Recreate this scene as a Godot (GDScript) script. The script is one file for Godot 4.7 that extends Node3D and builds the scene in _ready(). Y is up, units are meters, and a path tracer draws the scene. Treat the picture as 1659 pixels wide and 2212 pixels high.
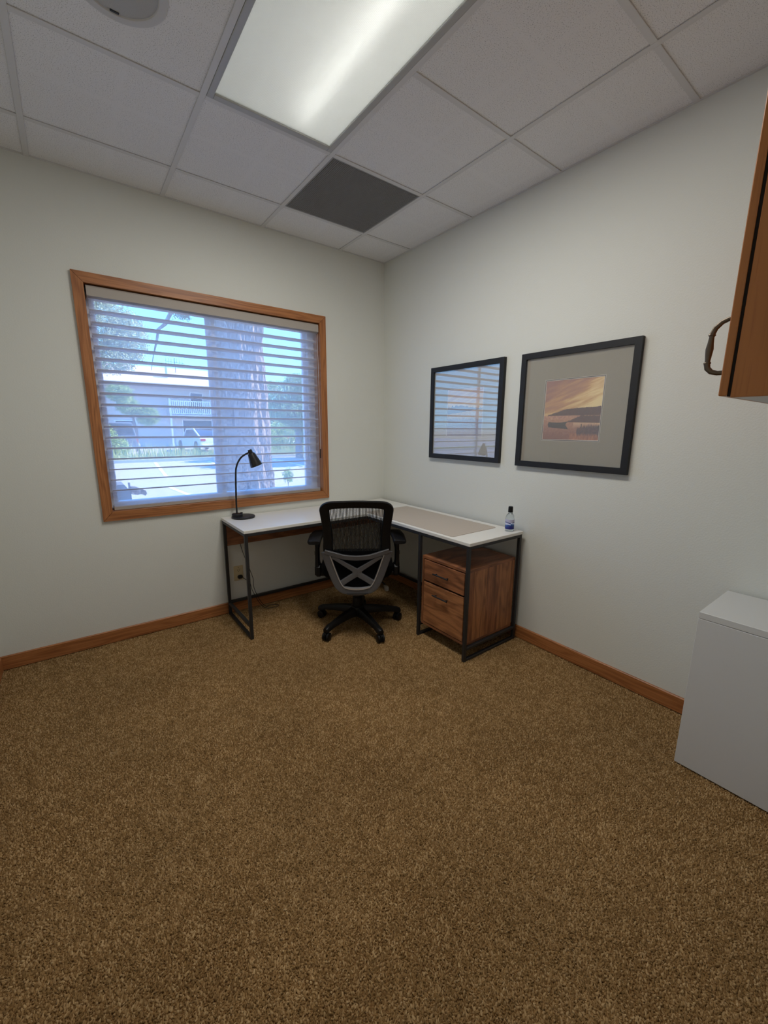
extends Node3D
# A small office room, seen from the doorway corner. The far right corner of the room is the origin:
# the right wall is the plane x = 0, the window wall the plane z = 0, the room lies at x < 0, z > 0.

const TILE := 0.6096
const CEIL := 2.698
const XL := -2.715      # left wall
const ZN := 3.10        # near wall, behind the camera
const GX := -0.4306     # first ceiling grid line parallel to the right wall
const GZ := 0.3349      # first ceiling grid line parallel to the window wall
const DESK := 0.735
const OUT := -0.15      # level of the ground outside

var M := {}
var used := {}

# ------------------------------------------------------------------ mesh building
class Geo:
	var v := PackedVector3Array()
	var t := PackedInt32Array()

	func add(vs: PackedVector3Array, ts: PackedInt32Array) -> void:      # a closed piece, wound either way
		var vol := 0.0
		for i in range(0, ts.size(), 3):
			vol += vs[ts[i]].dot(vs[ts[i + 1]].cross(vs[ts[i + 2]]))
		var o := v.size()
		v.append_array(vs)
		for i in range(0, ts.size(), 3):
			if vol > 0.0:
				t.append_array(PackedInt32Array([o + ts[i], o + ts[i + 2], o + ts[i + 1]]))
			else:
				t.append_array(PackedInt32Array([o + ts[i], o + ts[i + 1], o + ts[i + 2]]))

	func convex(vs: PackedVector3Array, ts: PackedInt32Array) -> void:   # a convex piece, triangles wound at random
		var c := Vector3.ZERO
		for p in vs:
			c += p
		c /= vs.size()
		var o := v.size()
		v.append_array(vs)
		for i in range(0, ts.size(), 3):
			var a := vs[ts[i]]
			var b := vs[ts[i + 1]]
			var d := vs[ts[i + 2]]
			if (b - a).cross(d - a).dot(a - c) > 0.0:
				t.append_array(PackedInt32Array([o + ts[i], o + ts[i + 2], o + ts[i + 1]]))
			else:
				t.append_array(PackedInt32Array([o + ts[i], o + ts[i + 1], o + ts[i + 2]]))

	func box(c: Vector3, s: Vector3, b := 0.0, turn := Basis.IDENTITY) -> Geo:
		var h := s * 0.5
		b = minf(b, minf(h.x, minf(h.y, h.z)) * 0.9)
		var vs := PackedVector3Array()
		var ts := PackedInt32Array()
		if b <= 0.0:
			for i in 8:
				vs.append(c + turn * Vector3(h.x if i & 1 else -h.x, h.y if i & 2 else -h.y, h.z if i & 4 else -h.z))
			for q in [[0, 1, 3, 2], [4, 5, 7, 6], [0, 1, 5, 4], [2, 3, 7, 6], [0, 2, 6, 4], [1, 3, 7, 5]]:
				ts.append_array(PackedInt32Array([q[0], q[1], q[2], q[0], q[2], q[3]]))
			convex(vs, ts)
			return self
		for i in 8:
			var g := Vector3(1.0 if i & 1 else -1.0, 1.0 if i & 2 else -1.0, 1.0 if i & 4 else -1.0)
			for a in 3:
				var w := Vector3(h.x - b, h.y - b, h.z - b)
				w[a] = h[a]
				vs.append(c + turn * (w * g))
		for a in 3:
			var m1 := 1 << ((a + 1) % 3)
			var m2 := 1 << ((a + 2) % 3)
			var ma := 1 << a
			for sgn in 2:
				var k := ma * sgn
				var q := [k, k | m1, k | m1 | m2, k | m2]
				ts.append_array(PackedInt32Array([q[0] * 3 + a, q[1] * 3 + a, q[2] * 3 + a, q[0] * 3 + a, q[2] * 3 + a, q[3] * 3 + a]))
			for k in [0, m1, m2, m1 | m2]:
				var a1: int = (a + 1) % 3
				var a2: int = (a + 2) % 3
				var k2: int = k | ma
				ts.append_array(PackedInt32Array([k * 3 + a1, k * 3 + a2, k2 * 3 + a2, k * 3 + a1, k2 * 3 + a2, k2 * 3 + a1]))
		for i in 8:
			ts.append_array(PackedInt32Array([i * 3, i * 3 + 1, i * 3 + 2]))
		convex(vs, ts)
		return self

	func rings(rs: Array, loop := false) -> Geo:          # equal rings of points, joined in order and capped
		var vs := PackedVector3Array()
		var ts := PackedInt32Array()
		var n: int = rs[0].size()
		for r in rs:
			vs.append_array(r)
		var m := rs.size()
		for i in (m if loop else m - 1):
			var a := i * n
			var b := ((i + 1) % m) * n
			for k in n:
				var l := (k + 1) % n
				ts.append_array(PackedInt32Array([a + k, a + l, b + l, a + k, b + l, b + k]))
		if not loop:
			for e in [0, m - 1]:
				var c := Vector3.ZERO
				for k in n:
					c += vs[e * n + k]
				vs.append(c / n)
				var ci := vs.size() - 1
				for k in n:
					var l := (k + 1) % n
					if e == 0:
						ts.append_array(PackedInt32Array([ci, e * n + l, e * n + k]))
					else:
						ts.append_array(PackedInt32Array([ci, e * n + k, e * n + l]))
		add(vs, ts)
		return self

	func tube(path: Array, radius, sides := 10, loop := false) -> Geo:
		var rs := []
		var up := Vector3.UP
		for i in path.size():
			var a: Vector3 = path[maxi(i - 1, 0)] if not loop else path[(i - 1 + path.size()) % path.size()]
			var b: Vector3 = path[mini(i + 1, path.size() - 1)] if not loop else path[(i + 1) % path.size()]
			var d := (b - a).normalized()
			if i == 0:
				up = Vector3.UP if absf(d.y) < 0.9 else Vector3.RIGHT
			var x := up.cross(d).normalized()
			up = d.cross(x).normalized()
			var r: float = radius[i] if radius is Array else radius
			var ring := PackedVector3Array()
			for k in sides:
				var q := TAU * k / sides
				ring.append(path[i] + (x * cos(q) + up * sin(q)) * r)
			rs.append(ring)
		return rings(rs, loop)

	func lathe(profile: Array, at := Vector3.ZERO, sides := 24, turn := Basis.IDENTITY) -> Geo:   # profile of Vector2(radius, height)
		var rs := []
		for p in profile:
			var ring := PackedVector3Array()
			for k in sides:
				var q := TAU * k / sides
				ring.append(at + turn * Vector3(cos(q) * maxf(p.x, 0.0001), p.y, sin(q) * maxf(p.x, 0.0001)))
			rs.append(ring)
		return rings(rs)

	func prism(poly: PackedVector2Array, depth: float, at := Vector3.ZERO, turn := Basis.IDENTITY) -> Geo:   # polygon in x, y pulled along z
		var ts := PackedInt32Array()
		var vs := PackedVector3Array()
		var n := poly.size()
		if Geometry2D.is_polygon_clockwise(poly):
			poly.reverse()
		for s in 2:
			for p in poly:
				vs.append(at + turn * Vector3(p.x, p.y, depth * (s - 0.5)))
		var tri := Geometry2D.triangulate_polygon(poly)
		for i in range(0, tri.size(), 3):
			var a := tri[i]
			var b := tri[i + 1]
			var c := tri[i + 2]
			if (poly[b] - poly[a]).cross(poly[c] - poly[a]) < 0.0:
				var sw := b
				b = c
				c = sw
			ts.append_array(PackedInt32Array([n + a, n + b, n + c, a, c, b]))
		for k in n:
			var l := (k + 1) % n
			ts.append_array(PackedInt32Array([k, l, n + l, k, n + l, n + k]))
		add(vs, ts)
		return self

	func mesh(angle := 38.0) -> ArrayMesh:
		var nf := t.size() / 3
		var fn := PackedVector3Array()
		fn.resize(nf)
		var at := {}
		var key := PackedInt32Array()
		key.resize(v.size())
		var near := []
		for i in v.size():
			var k := Vector3i((v[i] * 20000.0).round())
			if not at.has(k):
				at[k] = near.size()
				near.append([])
			key[i] = at[k]
		for f in nf:
			var a := v[t[f * 3]]
			fn[f] = (v[t[f * 3 + 2]] - a).cross(v[t[f * 3 + 1]] - a)
			for j in 3:
				near[key[t[f * 3 + j]]].append(f)
		var lim := cos(deg_to_rad(angle))
		var pv := PackedVector3Array()
		var pn := PackedVector3Array()
		var pi := PackedInt32Array()
		pv.resize(nf * 3)
		pn.resize(nf * 3)
		pi.resize(nf * 3)
		var un := PackedVector3Array()
		un.resize(nf)
		for f in nf:
			un[f] = fn[f].normalized()
		for f in nf:
			for j in 3:
				var i := t[f * 3 + j]
				var s := Vector3.ZERO
				for g in near[key[i]]:
					if un[g].dot(un[f]) >= lim:
						s += fn[g]
				pv[f * 3 + j] = v[i]
				pn[f * 3 + j] = s.normalized() if s.length_squared() > 1e-24 else Vector3.UP
				pi[f * 3 + j] = f * 3 + j
		var arr := []
		arr.resize(Mesh.ARRAY_MAX)
		arr[Mesh.ARRAY_VERTEX] = pv
		arr[Mesh.ARRAY_NORMAL] = pn
		arr[Mesh.ARRAY_INDEX] = pi
		var am := ArrayMesh.new()
		am.add_surface_from_arrays(Mesh.PRIMITIVE_TRIANGLES, arr)
		return am


func numbered(called: String) -> String:
	used[called] = used.get(called, -1) + 1
	return called if used[called] == 0 else "%s_%03d" % [called, used[called]]


func tag(o: Node, label: String, category: String, group := "") -> Node:
	o.set_meta("label", label)
	o.set_meta("category", category)
	if group != "":
		o.set_meta("group", group)
	return o


func put(called: String, m: Mesh, mat: Material, parent: Node, at := Vector3.ZERO, kind := "") -> MeshInstance3D:
	var o := MeshInstance3D.new()
	o.name = numbered(called) if parent == self else called
	o.mesh = m
	o.material_override = mat
	o.position = at
	if kind != "":
		o.set_meta("kind", kind)
	parent.add_child(o, true)
	return o


func part(called: String, g: Geo, mat: Material, parent: Node, angle := 38.0) -> MeshInstance3D:
	return put(called, g.mesh(angle), mat, parent)


func block(called: String, lo: Vector3, hi: Vector3, mat: Material, parent: Node, bevel := 0.0) -> MeshInstance3D:
	return put(called, Geo.new().box(Vector3.ZERO, (hi - lo).abs(), bevel).mesh(20.0), mat, parent, (lo + hi) * 0.5)


func thing(called: String, at: Vector3, label: String, category: String, group := "", turn := 0.0) -> Node3D:
	var o := Node3D.new()
	o.name = numbered(called)
	o.position = at
	o.rotation.y = turn
	tag(o, label, category, group)
	add_child(o, true)
	return o


func structure(called: String, at := Vector3.ZERO) -> Node3D:
	var o := Node3D.new()
	o.name = called
	o.position = at
	o.set_meta("kind", "structure")
	add_child(o, true)
	return o


func quad(called: String, a: Vector3, b: Vector3, c: Vector3, d: Vector3, mat: Material, parent: Node) -> MeshInstance3D:
	# corners: top left, top right, bottom right, bottom left as seen from the front
	var n := (b - a).cross(d - a).normalized() * -1.0
	var arr := []
	arr.resize(Mesh.ARRAY_MAX)
	arr[Mesh.ARRAY_VERTEX] = PackedVector3Array([a, b, c, d])
	arr[Mesh.ARRAY_NORMAL] = PackedVector3Array([n, n, n, n])
	arr[Mesh.ARRAY_TEX_UV] = PackedVector2Array([Vector2(0, 0), Vector2(1, 0), Vector2(1, 1), Vector2(0, 1)])
	arr[Mesh.ARRAY_INDEX] = PackedInt32Array([0, 1, 2, 0, 2, 3])
	var am := ArrayMesh.new()
	am.add_surface_from_arrays(Mesh.PRIMITIVE_TRIANGLES, arr)
	return put(called, am, mat, parent)


# ------------------------------------------------------------------ materials
func mat(c: Color, rough := 0.6, metal := 0.0, spec := 0.5) -> StandardMaterial3D:
	var m := StandardMaterial3D.new()
	m.albedo_color = c
	m.roughness = rough
	m.metallic = metal
	m.metallic_specular = spec
	return m


func rgb(r: float, g: float, b: float) -> Color:
	return Color(r / 255.0, g / 255.0, b / 255.0)


func noise(s: int, freq: float, oct := 3, type := FastNoiseLite.TYPE_SIMPLEX_SMOOTH) -> FastNoiseLite:
	var n := FastNoiseLite.new()
	n.seed = s
	n.noise_type = type
	n.frequency = freq
	n.fractal_octaves = oct
	return n


func noise_tex(n: FastNoiseLite, size: int, stops: Array) -> NoiseTexture2D:      # stops of [place, colour]
	var t := NoiseTexture2D.new()
	t.width = size
	t.height = size
	t.seamless = true
	t.noise = n
	var g := Gradient.new()
	g.offsets = PackedFloat32Array(stops.map(func(s): return s[0]))
	g.colors = PackedColorArray(stops.map(func(s): return s[1]))
	t.color_ramp = g
	return t


func wood_image(s: int, light: Color, dark: Color, ringed: float, wavy: float, w := 1024, h := 256) -> Image:      # grain runs along x
	var a := noise(s, 0.01, 2)
	var b := noise(s + 1, 0.02, 3)
	var c := noise(s + 2, 0.08, 2)
	var data := PackedByteArray()
	data.resize(w * h * 3)
	var i := 0
	for y in h:
		for x in w:
			var bend := a.get_noise_2d(x * 0.22, y * 0.9)
			var ring := 0.5 + 0.5 * sin((float(y) / h * ringed + bend * wavy) * TAU)
			ring = ring * ring
			var streak := 0.5 + 0.5 * b.get_noise_2d(x * 0.05, y * 2.6)
			var pore := clampf(c.get_noise_2d(x * 0.12, y * 4.0) * 2.2 - 0.55, 0.0, 1.0)
			var k := clampf(0.38 * ring + 0.62 * streak - 0.12 + 0.45 * pore, 0.0, 1.0)
			var col := light.lerp(dark, k)
			data[i] = int(col.r * 255.0)
			data[i + 1] = int(col.g * 255.0)
			data[i + 2] = int(col.b * 255.0)
			i += 3
	return Image.create_from_data(w, h, false, Image.FORMAT_RGB8, data)


func wood(img: Image, along: float, across: float, upright: bool, rough := 0.45) -> StandardMaterial3D:
	var im := img
	if upright:
		im = img.duplicate()
		im.rotate_90(CLOCKWISE)
	var m := mat(Color.WHITE, rough, 0.0, 0.5)
	m.albedo_texture = ImageTexture.create_from_image(im)
	m.uv1_triplanar = true
	m.uv1_world_triplanar = true
	m.uv1_triplanar_sharpness = 8.0
	m.uv1_scale = Vector3(1.0 / across, 1.0 / along, 1.0 / across) if upright else Vector3(1.0 / along, 1.0 / across, 1.0 / along)
	return m


func triplanar(m: StandardMaterial3D, scale: float, world := true) -> StandardMaterial3D:
	m.uv1_triplanar = true
	m.uv1_world_triplanar = world
	m.uv1_triplanar_sharpness = 6.0
	m.uv1_scale = Vector3.ONE * scale
	return m


func make_materials() -> void:
	# painted, lightly stippled plaster
	M.wall = triplanar(mat(rgb(220, 221, 214), 0.75, 0.0, 0.35), 4.0)
	M.wall.heightmap_enabled = true
	M.wall.heightmap_scale = 0.032
	M.wall.heightmap_texture = noise_tex(noise(3, 0.05, 3), 512, [[0.0, Color.BLACK], [0.55, Color(0.5, 0.5, 0.5)], [1.0, Color.WHITE]])
	# carpet: short cut pile, mottled browns
	M.carpet = triplanar(mat(Color.WHITE, 1.0, 0.0, 0.1), 1.9)
	var pile := noise(11, 0.11, 3)
	M.carpet.albedo_texture = noise_tex(pile, 1024, [[0.15, rgb(88, 62, 34)], [0.42, rgb(138, 106, 68)], [0.62, rgb(166, 134, 92)], [0.85, rgb(206, 178, 136)]])
	M.carpet.heightmap_enabled = true
	M.carpet.heightmap_scale = 0.2
	M.carpet.heightmap_texture = noise_tex(pile, 1024, [[0.0, Color.BLACK], [1.0, Color.WHITE]])
	M.carpet.detail_enabled = true
	M.carpet.detail_blend_mode = BaseMaterial3D.BLEND_MODE_MUL
	M.carpet.detail_uv_layer = BaseMaterial3D.DETAIL_UV_2
	M.carpet.uv2_triplanar = true
	M.carpet.uv2_world_triplanar = true
	M.carpet.uv2_scale = Vector3.ONE * 0.17
	M.carpet.detail_albedo = noise_tex(noise(23, 0.02, 5), 512, [[0.25, rgb(216, 208, 200)], [0.55, rgb(240, 237, 232)], [0.8, Color.WHITE]])
	# ceiling tile: pinholed mineral fibre
	M.tile = triplanar(mat(Color.WHITE, 0.95, 0.0, 0.2), 1.0 / TILE)
	M.tile.uv1_offset = Vector3(-GX, 0, -GZ) / TILE
	M.tile.albedo_texture = noise_tex(noise(31, 0.12, 2), 1024, [[0.0, rgb(120, 118, 116)], [0.22, rgb(200, 199, 198)], [0.3, rgb(232, 231, 230)], [1.0, rgb(240, 239, 239)]])
	M.tile.heightmap_enabled = true
	M.tile.heightmap_scale = 0.12
	M.tile.heightmap_texture = noise_tex(noise(32, 0.09, 3), 512, [[0.0, Color.BLACK], [1.0, Color.WHITE]])
	M.tee = mat(rgb(214, 213, 212), 0.5)
	M.white_metal = mat(rgb(228, 228, 225), 0.45)
	M.grille = mat(rgb(150, 150, 150), 0.7)
	M.duct = mat(rgb(150, 152, 154), 0.5, 0.3)
	M.badge = mat(rgb(34, 34, 34), 0.5)
	M.speaker_rim = mat(rgb(200, 198, 195), 0.55)
	M.speaker_mesh = triplanar(mat(rgb(180, 179, 177), 0.7), 40.0)
	M.speaker_mesh.heightmap_enabled = true
	M.speaker_mesh.heightmap_scale = 0.05
	M.speaker_mesh.heightmap_texture = noise_tex(noise(37, 0.06, 1, FastNoiseLite.TYPE_CELLULAR), 256, [[0.0, Color.BLACK], [1.0, Color.WHITE]])
	# woods
	var oak := wood_image(101, rgb(184, 122, 72), rgb(126, 74, 38), 5.0, 1.4, 2048, 256)
	M.oak_h = wood(oak, 3.2, 0.16, false)
	M.oak_v = wood(oak, 3.2, 0.16, true)
	var maple := wood_image(141, rgb(176, 112, 54), rgb(146, 86, 38), 3.0, 0.9, 512, 256)
	M.maple_v = wood(maple, 1.1, 0.35, true, 0.4)
	var acacia := wood_image(171, rgb(166, 108, 70), rgb(90, 54, 34), 7.0, 0.9, 1024, 512)
	M.acacia_h = wood(acacia, 1.0, 0.6, false, 0.5)
	M.acacia_v = wood(acacia, 1.0, 0.6, true, 0.5)
	var acacia2 := wood_image(191, rgb(182, 124, 80), rgb(108, 66, 40), 6.0, 1.2, 1024, 512)
	M.acacia2_h = wood(acacia2, 1.0, 0.6, false, 0.5)
	M.acacia2_v = wood(acacia2, 1.0, 0.6, true, 0.5)
	M.black_metal = mat(rgb(36, 36, 38), 0.5, 0.0, 0.5)
	M.laminate = mat(rgb(228, 226, 220), 0.32, 0.0, 0.5)
	M.laminate_edge = mat(rgb(214, 211, 204), 0.4)
	M.desk_mat = mat(rgb(184, 173, 161), 0.6, 0.0, 0.4)
	M.white_board = mat(rgb(208, 208, 206), 0.5)
	# chair
	M.black_plastic = mat(rgb(12, 12, 14), 0.45, 0.0, 0.38)
	M.black_fabric = triplanar(mat(rgb(13, 13, 15), 0.95, 0.0, 0.2), 30.0, false)
	M.strand = mat(rgb(12, 12, 13), 0.7)
	M.silver = mat(rgb(100, 100, 103), 0.42, 0.5, 0.5)
	M.chrome_lip = mat(rgb(206, 206, 208), 0.28, 0.7, 0.5)
	M.clear_plastic = mat(rgb(120, 118, 112), 0.3)
	M.lamp_black = mat(rgb(20, 20, 23), 0.38, 0.0, 0.5)
	M.cord = mat(rgb(18, 18, 18), 0.6)
	M.ivory = mat(rgb(206, 190, 152), 0.45)
	M.slot = mat(rgb(40, 34, 28), 0.7)
	M.pewter = mat(rgb(104, 92, 80), 0.36, 0.85, 0.5)
	M.gap = mat(rgb(24, 16, 12), 0.9)
	# window
	M.vinyl = mat(rgb(226, 228, 232), 0.45)
	M.glass = mat(Color(1, 1, 1, 0.04), 0.0)
	M.glass.transparency = BaseMaterial3D.TRANSPARENCY_ALPHA
	M.sheer = mat(Color(0.9, 0.93, 1.0, 0.28), 0.95, 0.0, 0.1)
	M.sheer.transparency = BaseMaterial3D.TRANSPARENCY_ALPHA
	M.sheer.backlight_enabled = true
	M.sheer.backlight = Color(0.95, 0.96, 1.0)
	M.vane = mat(rgb(208, 208, 212), 0.9, 0.0, 0.1)
	M.vane.backlight_enabled = true
	M.vane.backlight = Color(0.35, 0.36, 0.4)
	M.rail = mat(rgb(172, 164, 156), 0.7)
	# picture frames
	M.frame = mat(rgb(17, 17, 21), 0.6)
	M.picture_glass = mat(Color(1, 1, 1, 0.03), 0.0, 0.2)
	M.picture_glass.transparency = BaseMaterial3D.TRANSPARENCY_ALPHA
	M.picture_glass2 = mat(Color(1, 1, 1, 0.03), 0.0, 0.06)
	M.picture_glass2.transparency = BaseMaterial3D.TRANSPARENCY_ALPHA
	M.mat_board = mat(rgb(140, 133, 114), 0.9)
	M.mat_lip = mat(rgb(60, 50, 46), 0.8)
	M.mat_core = mat(rgb(226, 218, 204), 0.8)
	# outside
	M.asphalt = triplanar(mat(Color.WHITE, 0.95), 0.6)
	M.asphalt.albedo_texture = noise_tex(noise(51, 0.12, 4), 512, [[0.2, rgb(150, 148, 148)], [0.8, rgb(188, 186, 184)]])
	M.paint = mat(rgb(240, 238, 226), 0.8)
	M.lawn = triplanar(mat(Color.WHITE, 1.0), 0.5)
	M.lawn.albedo_texture = noise_tex(noise(53, 0.08, 4), 512, [[0.2, rgb(88, 120, 50)], [0.6, rgb(150, 172, 88)], [0.9, rgb(206, 204, 140)]])
	M.kerb = mat(rgb(190, 188, 180), 0.9)
	M.bark = triplanar(mat(Color.WHITE, 0.95), 1.6, false)
	M.bark.uv1_scale = Vector3(3.0, 0.9, 3.0)
	M.bark.albedo_texture = noise_tex(noise(57, 0.03, 4), 512, [[0.2, rgb(92, 80, 74)], [0.5, rgb(140, 124, 114)], [0.85, rgb(196, 182, 172)]])
	M.shingle = triplanar(mat(Color.WHITE, 0.95), 1.2)
	M.shingle.albedo_texture = noise_tex(noise(59, 0.05, 3), 512, [[0.2, rgb(186, 166, 158)], [0.8, rgb(216, 198, 190)]])
	M.siding = mat(rgb(196, 186, 176), 0.85)
	M.dark_glass = mat(rgb(42, 48, 58), 0.12)
	M.deck_white = mat(rgb(236, 234, 228), 0.7)
	M.rubber = mat(rgb(28, 28, 30), 0.8)
	M.tail = mat(rgb(190, 26, 34), 0.25)
	M.car_white = mat(rgb(226, 228, 232), 0.25)
	M.car_grey = mat(rgb(120, 126, 136), 0.25)
	M.car_silver = mat(rgb(196, 200, 206), 0.25, 0.2)
	M.utility = mat(rgb(108, 116, 124), 0.7)
	M.leaf = mat(Color.WHITE, 0.8)
	M.leaf.vertex_color_use_as_albedo = true
	M.leaf.backlight_enabled = true
	M.leaf.backlight = Color(0.5, 0.5, 0.4)


# ------------------------------------------------------------------ room shell
func build_room() -> void:
	var th := 0.16
	var fl := block("floor", Vector3(XL - th, -0.12, -th), Vector3(th, -0.005, ZN + th), M.carpet, self)
	fl.set_meta("kind", "structure")
	carpet_pile(fl)
	var top := 2.95
	block("wall_right", Vector3(0, 0, -th), Vector3(th, top, ZN + th), M.wall, self).set_meta("kind", "structure")
	block("wall_left", Vector3(XL - th, 0, -th), Vector3(XL, top, ZN + th), M.wall, self).set_meta("kind", "structure")
	block("wall_near", Vector3(XL, 0, ZN), Vector3(0, top, ZN + th), M.wall, self).set_meta("kind", "structure")
	# window wall with its opening
	var g := Geo.new()
	var wx0 := -2.105
	var wx1 := -0.613
	var wy0 := 0.84
	var wy1 := 2.16
	for r in [[XL, 0.0, wx0, top], [wx1, 0.0, 0.0, top], [wx0, 0.0, wx1, wy0], [wx0, wy1, wx1, top]]:
		g.box(Vector3((r[0] + r[2]) * 0.5, (r[1] + r[3]) * 0.5, -th * 0.5), Vector3(r[2] - r[0], r[3] - r[1], th))
	var w := part("wall_window", g, M.wall, self, 20.0)
	w.set_meta("kind", "structure")
	# baseboards
	for b in [["baseboard_window", Vector3(XL, 0, 0.0), Vector3(0, 0.084, 0.014), M.oak_h], ["baseboard_right", Vector3(-0.014, 0, 0.014), Vector3(0, 0.084, ZN), M.oak_h],
			["baseboard_left", Vector3(XL, 0, 0.014), Vector3(XL + 0.014, 0.084, ZN), M.oak_h], ["baseboard_near", Vector3(XL + 0.014, 0, ZN - 0.014), Vector3(-0.014, 0.084, ZN), M.oak_h]]:
		block(b[0], b[1], b[2], b[3], self, 0.004).set_meta("kind", "structure")
	build_ceiling(top)


func carpet_pile(parent: Node3D) -> void:      # cut-pile tufts over the whole floor
	var st := SurfaceTool.new()
	st.begin(Mesh.PRIMITIVE_TRIANGLES)
	var b := []
	for k in 4:
		b.append(Vector3(cos(TAU * k / 4.0), 0, sin(TAU * k / 4.0)) * 0.0034)
	var tip := [Vector3(0.0022, 0.0068, 0.0005), Vector3(-0.0004, 0.0064, 0.0022)]
	for q in [[b[0], b[1], tip[1]], [b[0], tip[1], tip[0]], [b[1], b[2], tip[1]], [b[2], b[3], tip[1]], [b[3], tip[0], tip[1]], [b[3], b[0], tip[0]]]:
		for p in [q[0], q[2], q[1]]:
			st.add_vertex(p)
	st.generate_normals()
	var mm := MultiMesh.new()
	mm.transform_format = MultiMesh.TRANSFORM_3D
	mm.use_colors = true
	mm.mesh = st.commit()
	var rng := RandomNumberGenerator.new()
	rng.seed = 77
	var step := 0.0056
	var nx := int(-XL / step)
	var nz := int(ZN / step)
	mm.instance_count = nx * nz
	var tone := noise(23, 1.6, 4)
	var nap := noise(29, 14.0, 2)
	var i := 0
	var dark := lin(98, 74, 44)
	var mid := lin(153, 121, 80)
	var pale := lin(204, 174, 130)
	for a in nx:
		for c in nz:
			var x := XL + (a + rng.randf()) * step
			var z := (c + rng.randf()) * step
			var t := clampf(rng.randf() * 0.56 + 0.22 + 0.12 * nap.get_noise_2d(x, z), 0.0, 1.0)
			var col := dark.lerp(mid, t * 2.0) if t < 0.5 else mid.lerp(pale, t * 2.0 - 1.0)
			col = col * (1.0 + 0.16 * tone.get_noise_2d(x, z))
			mm.set_instance_transform(i, Transform3D(Basis.from_euler(Vector3(rng.randf_range(-0.5, 0.5), rng.randf() * TAU, rng.randf_range(-0.5, 0.5))).scaled(Vector3.ONE * rng.randf_range(0.75, 1.25)), Vector3(x, -0.0055, z) - parent.position))
			mm.set_instance_color(i, Color(col.r, col.g, col.b))
			i += 1
	var o := MultiMeshInstance3D.new()
	o.name = "carpet_pile"
	o.multimesh = mm
	var m := mat(Color.WHITE, 1.0, 0.0, 0.05)
	m.vertex_color_use_as_albedo = true
	o.material_override = m
	o.set_meta("kind", "stuff")
	parent.add_child(o, true)


func build_ceiling(top: float) -> void:
	var c := structure("ceiling")
	block("slab", Vector3(XL - 0.16, top, -0.16), Vector3(0.16, top + 0.15, ZN + 0.16), M.wall, c)
	var xs := [XL]
	for i in range(3, -1, -1):
		xs.append(GX - i * TILE)
	xs.append(0.0)
	var zs := [0.0]
	for j in 5:
		zs.append(GZ + j * TILE)
	zs.append(ZN)
	# tiles lie on the flanges of the grid
	for i in xs.size() - 1:
		for j in zs.size() - 1:
			if i == 2 and (j == 2 or j == 3):
				continue            # the light fitting
			if i == 3 and j == 1:
				continue            # the air grille
			var lo := Vector3(xs[i] + 0.003, CEIL + 0.0035, zs[j] + 0.003)
			var hi := Vector3(xs[i + 1] - 0.003, CEIL + 0.019, zs[j + 1] - 0.003)
			block("ceiling_tile", lo, hi, M.tile, c, 0.002)
	for i in range(1, xs.size() - 1):
		block("main_tee", Vector3(xs[i] - 0.012, CEIL - 0.001, 0.0), Vector3(xs[i] + 0.012, CEIL + 0.0025, ZN), M.tee, c, 0.0008)
	for j in range(1, zs.size() - 1):
		for i in xs.size() - 1:
			if i == 2 and j == 3:
				continue
			block("cross_tee", Vector3(xs[i] + 0.012, CEIL - 0.0008, zs[j] - 0.012), Vector3(xs[i + 1] - 0.012, CEIL + 0.0025, zs[j] + 0.012), M.tee, c, 0.0008)
	for e in [[Vector3(XL, CEIL, 0), Vector3(0, CEIL + 0.003, 0.012)], [Vector3(-0.012, CEIL, 0), Vector3(0, CEIL + 0.003, ZN)], [Vector3(XL, CEIL, 0), Vector3(XL + 0.012, CEIL + 0.003, ZN)], [Vector3(XL, CEIL, ZN - 0.012), Vector3(0, CEIL + 0.003, ZN)]]:
		block("wall_angle", e[0], e[1], M.tee, c)


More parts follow.
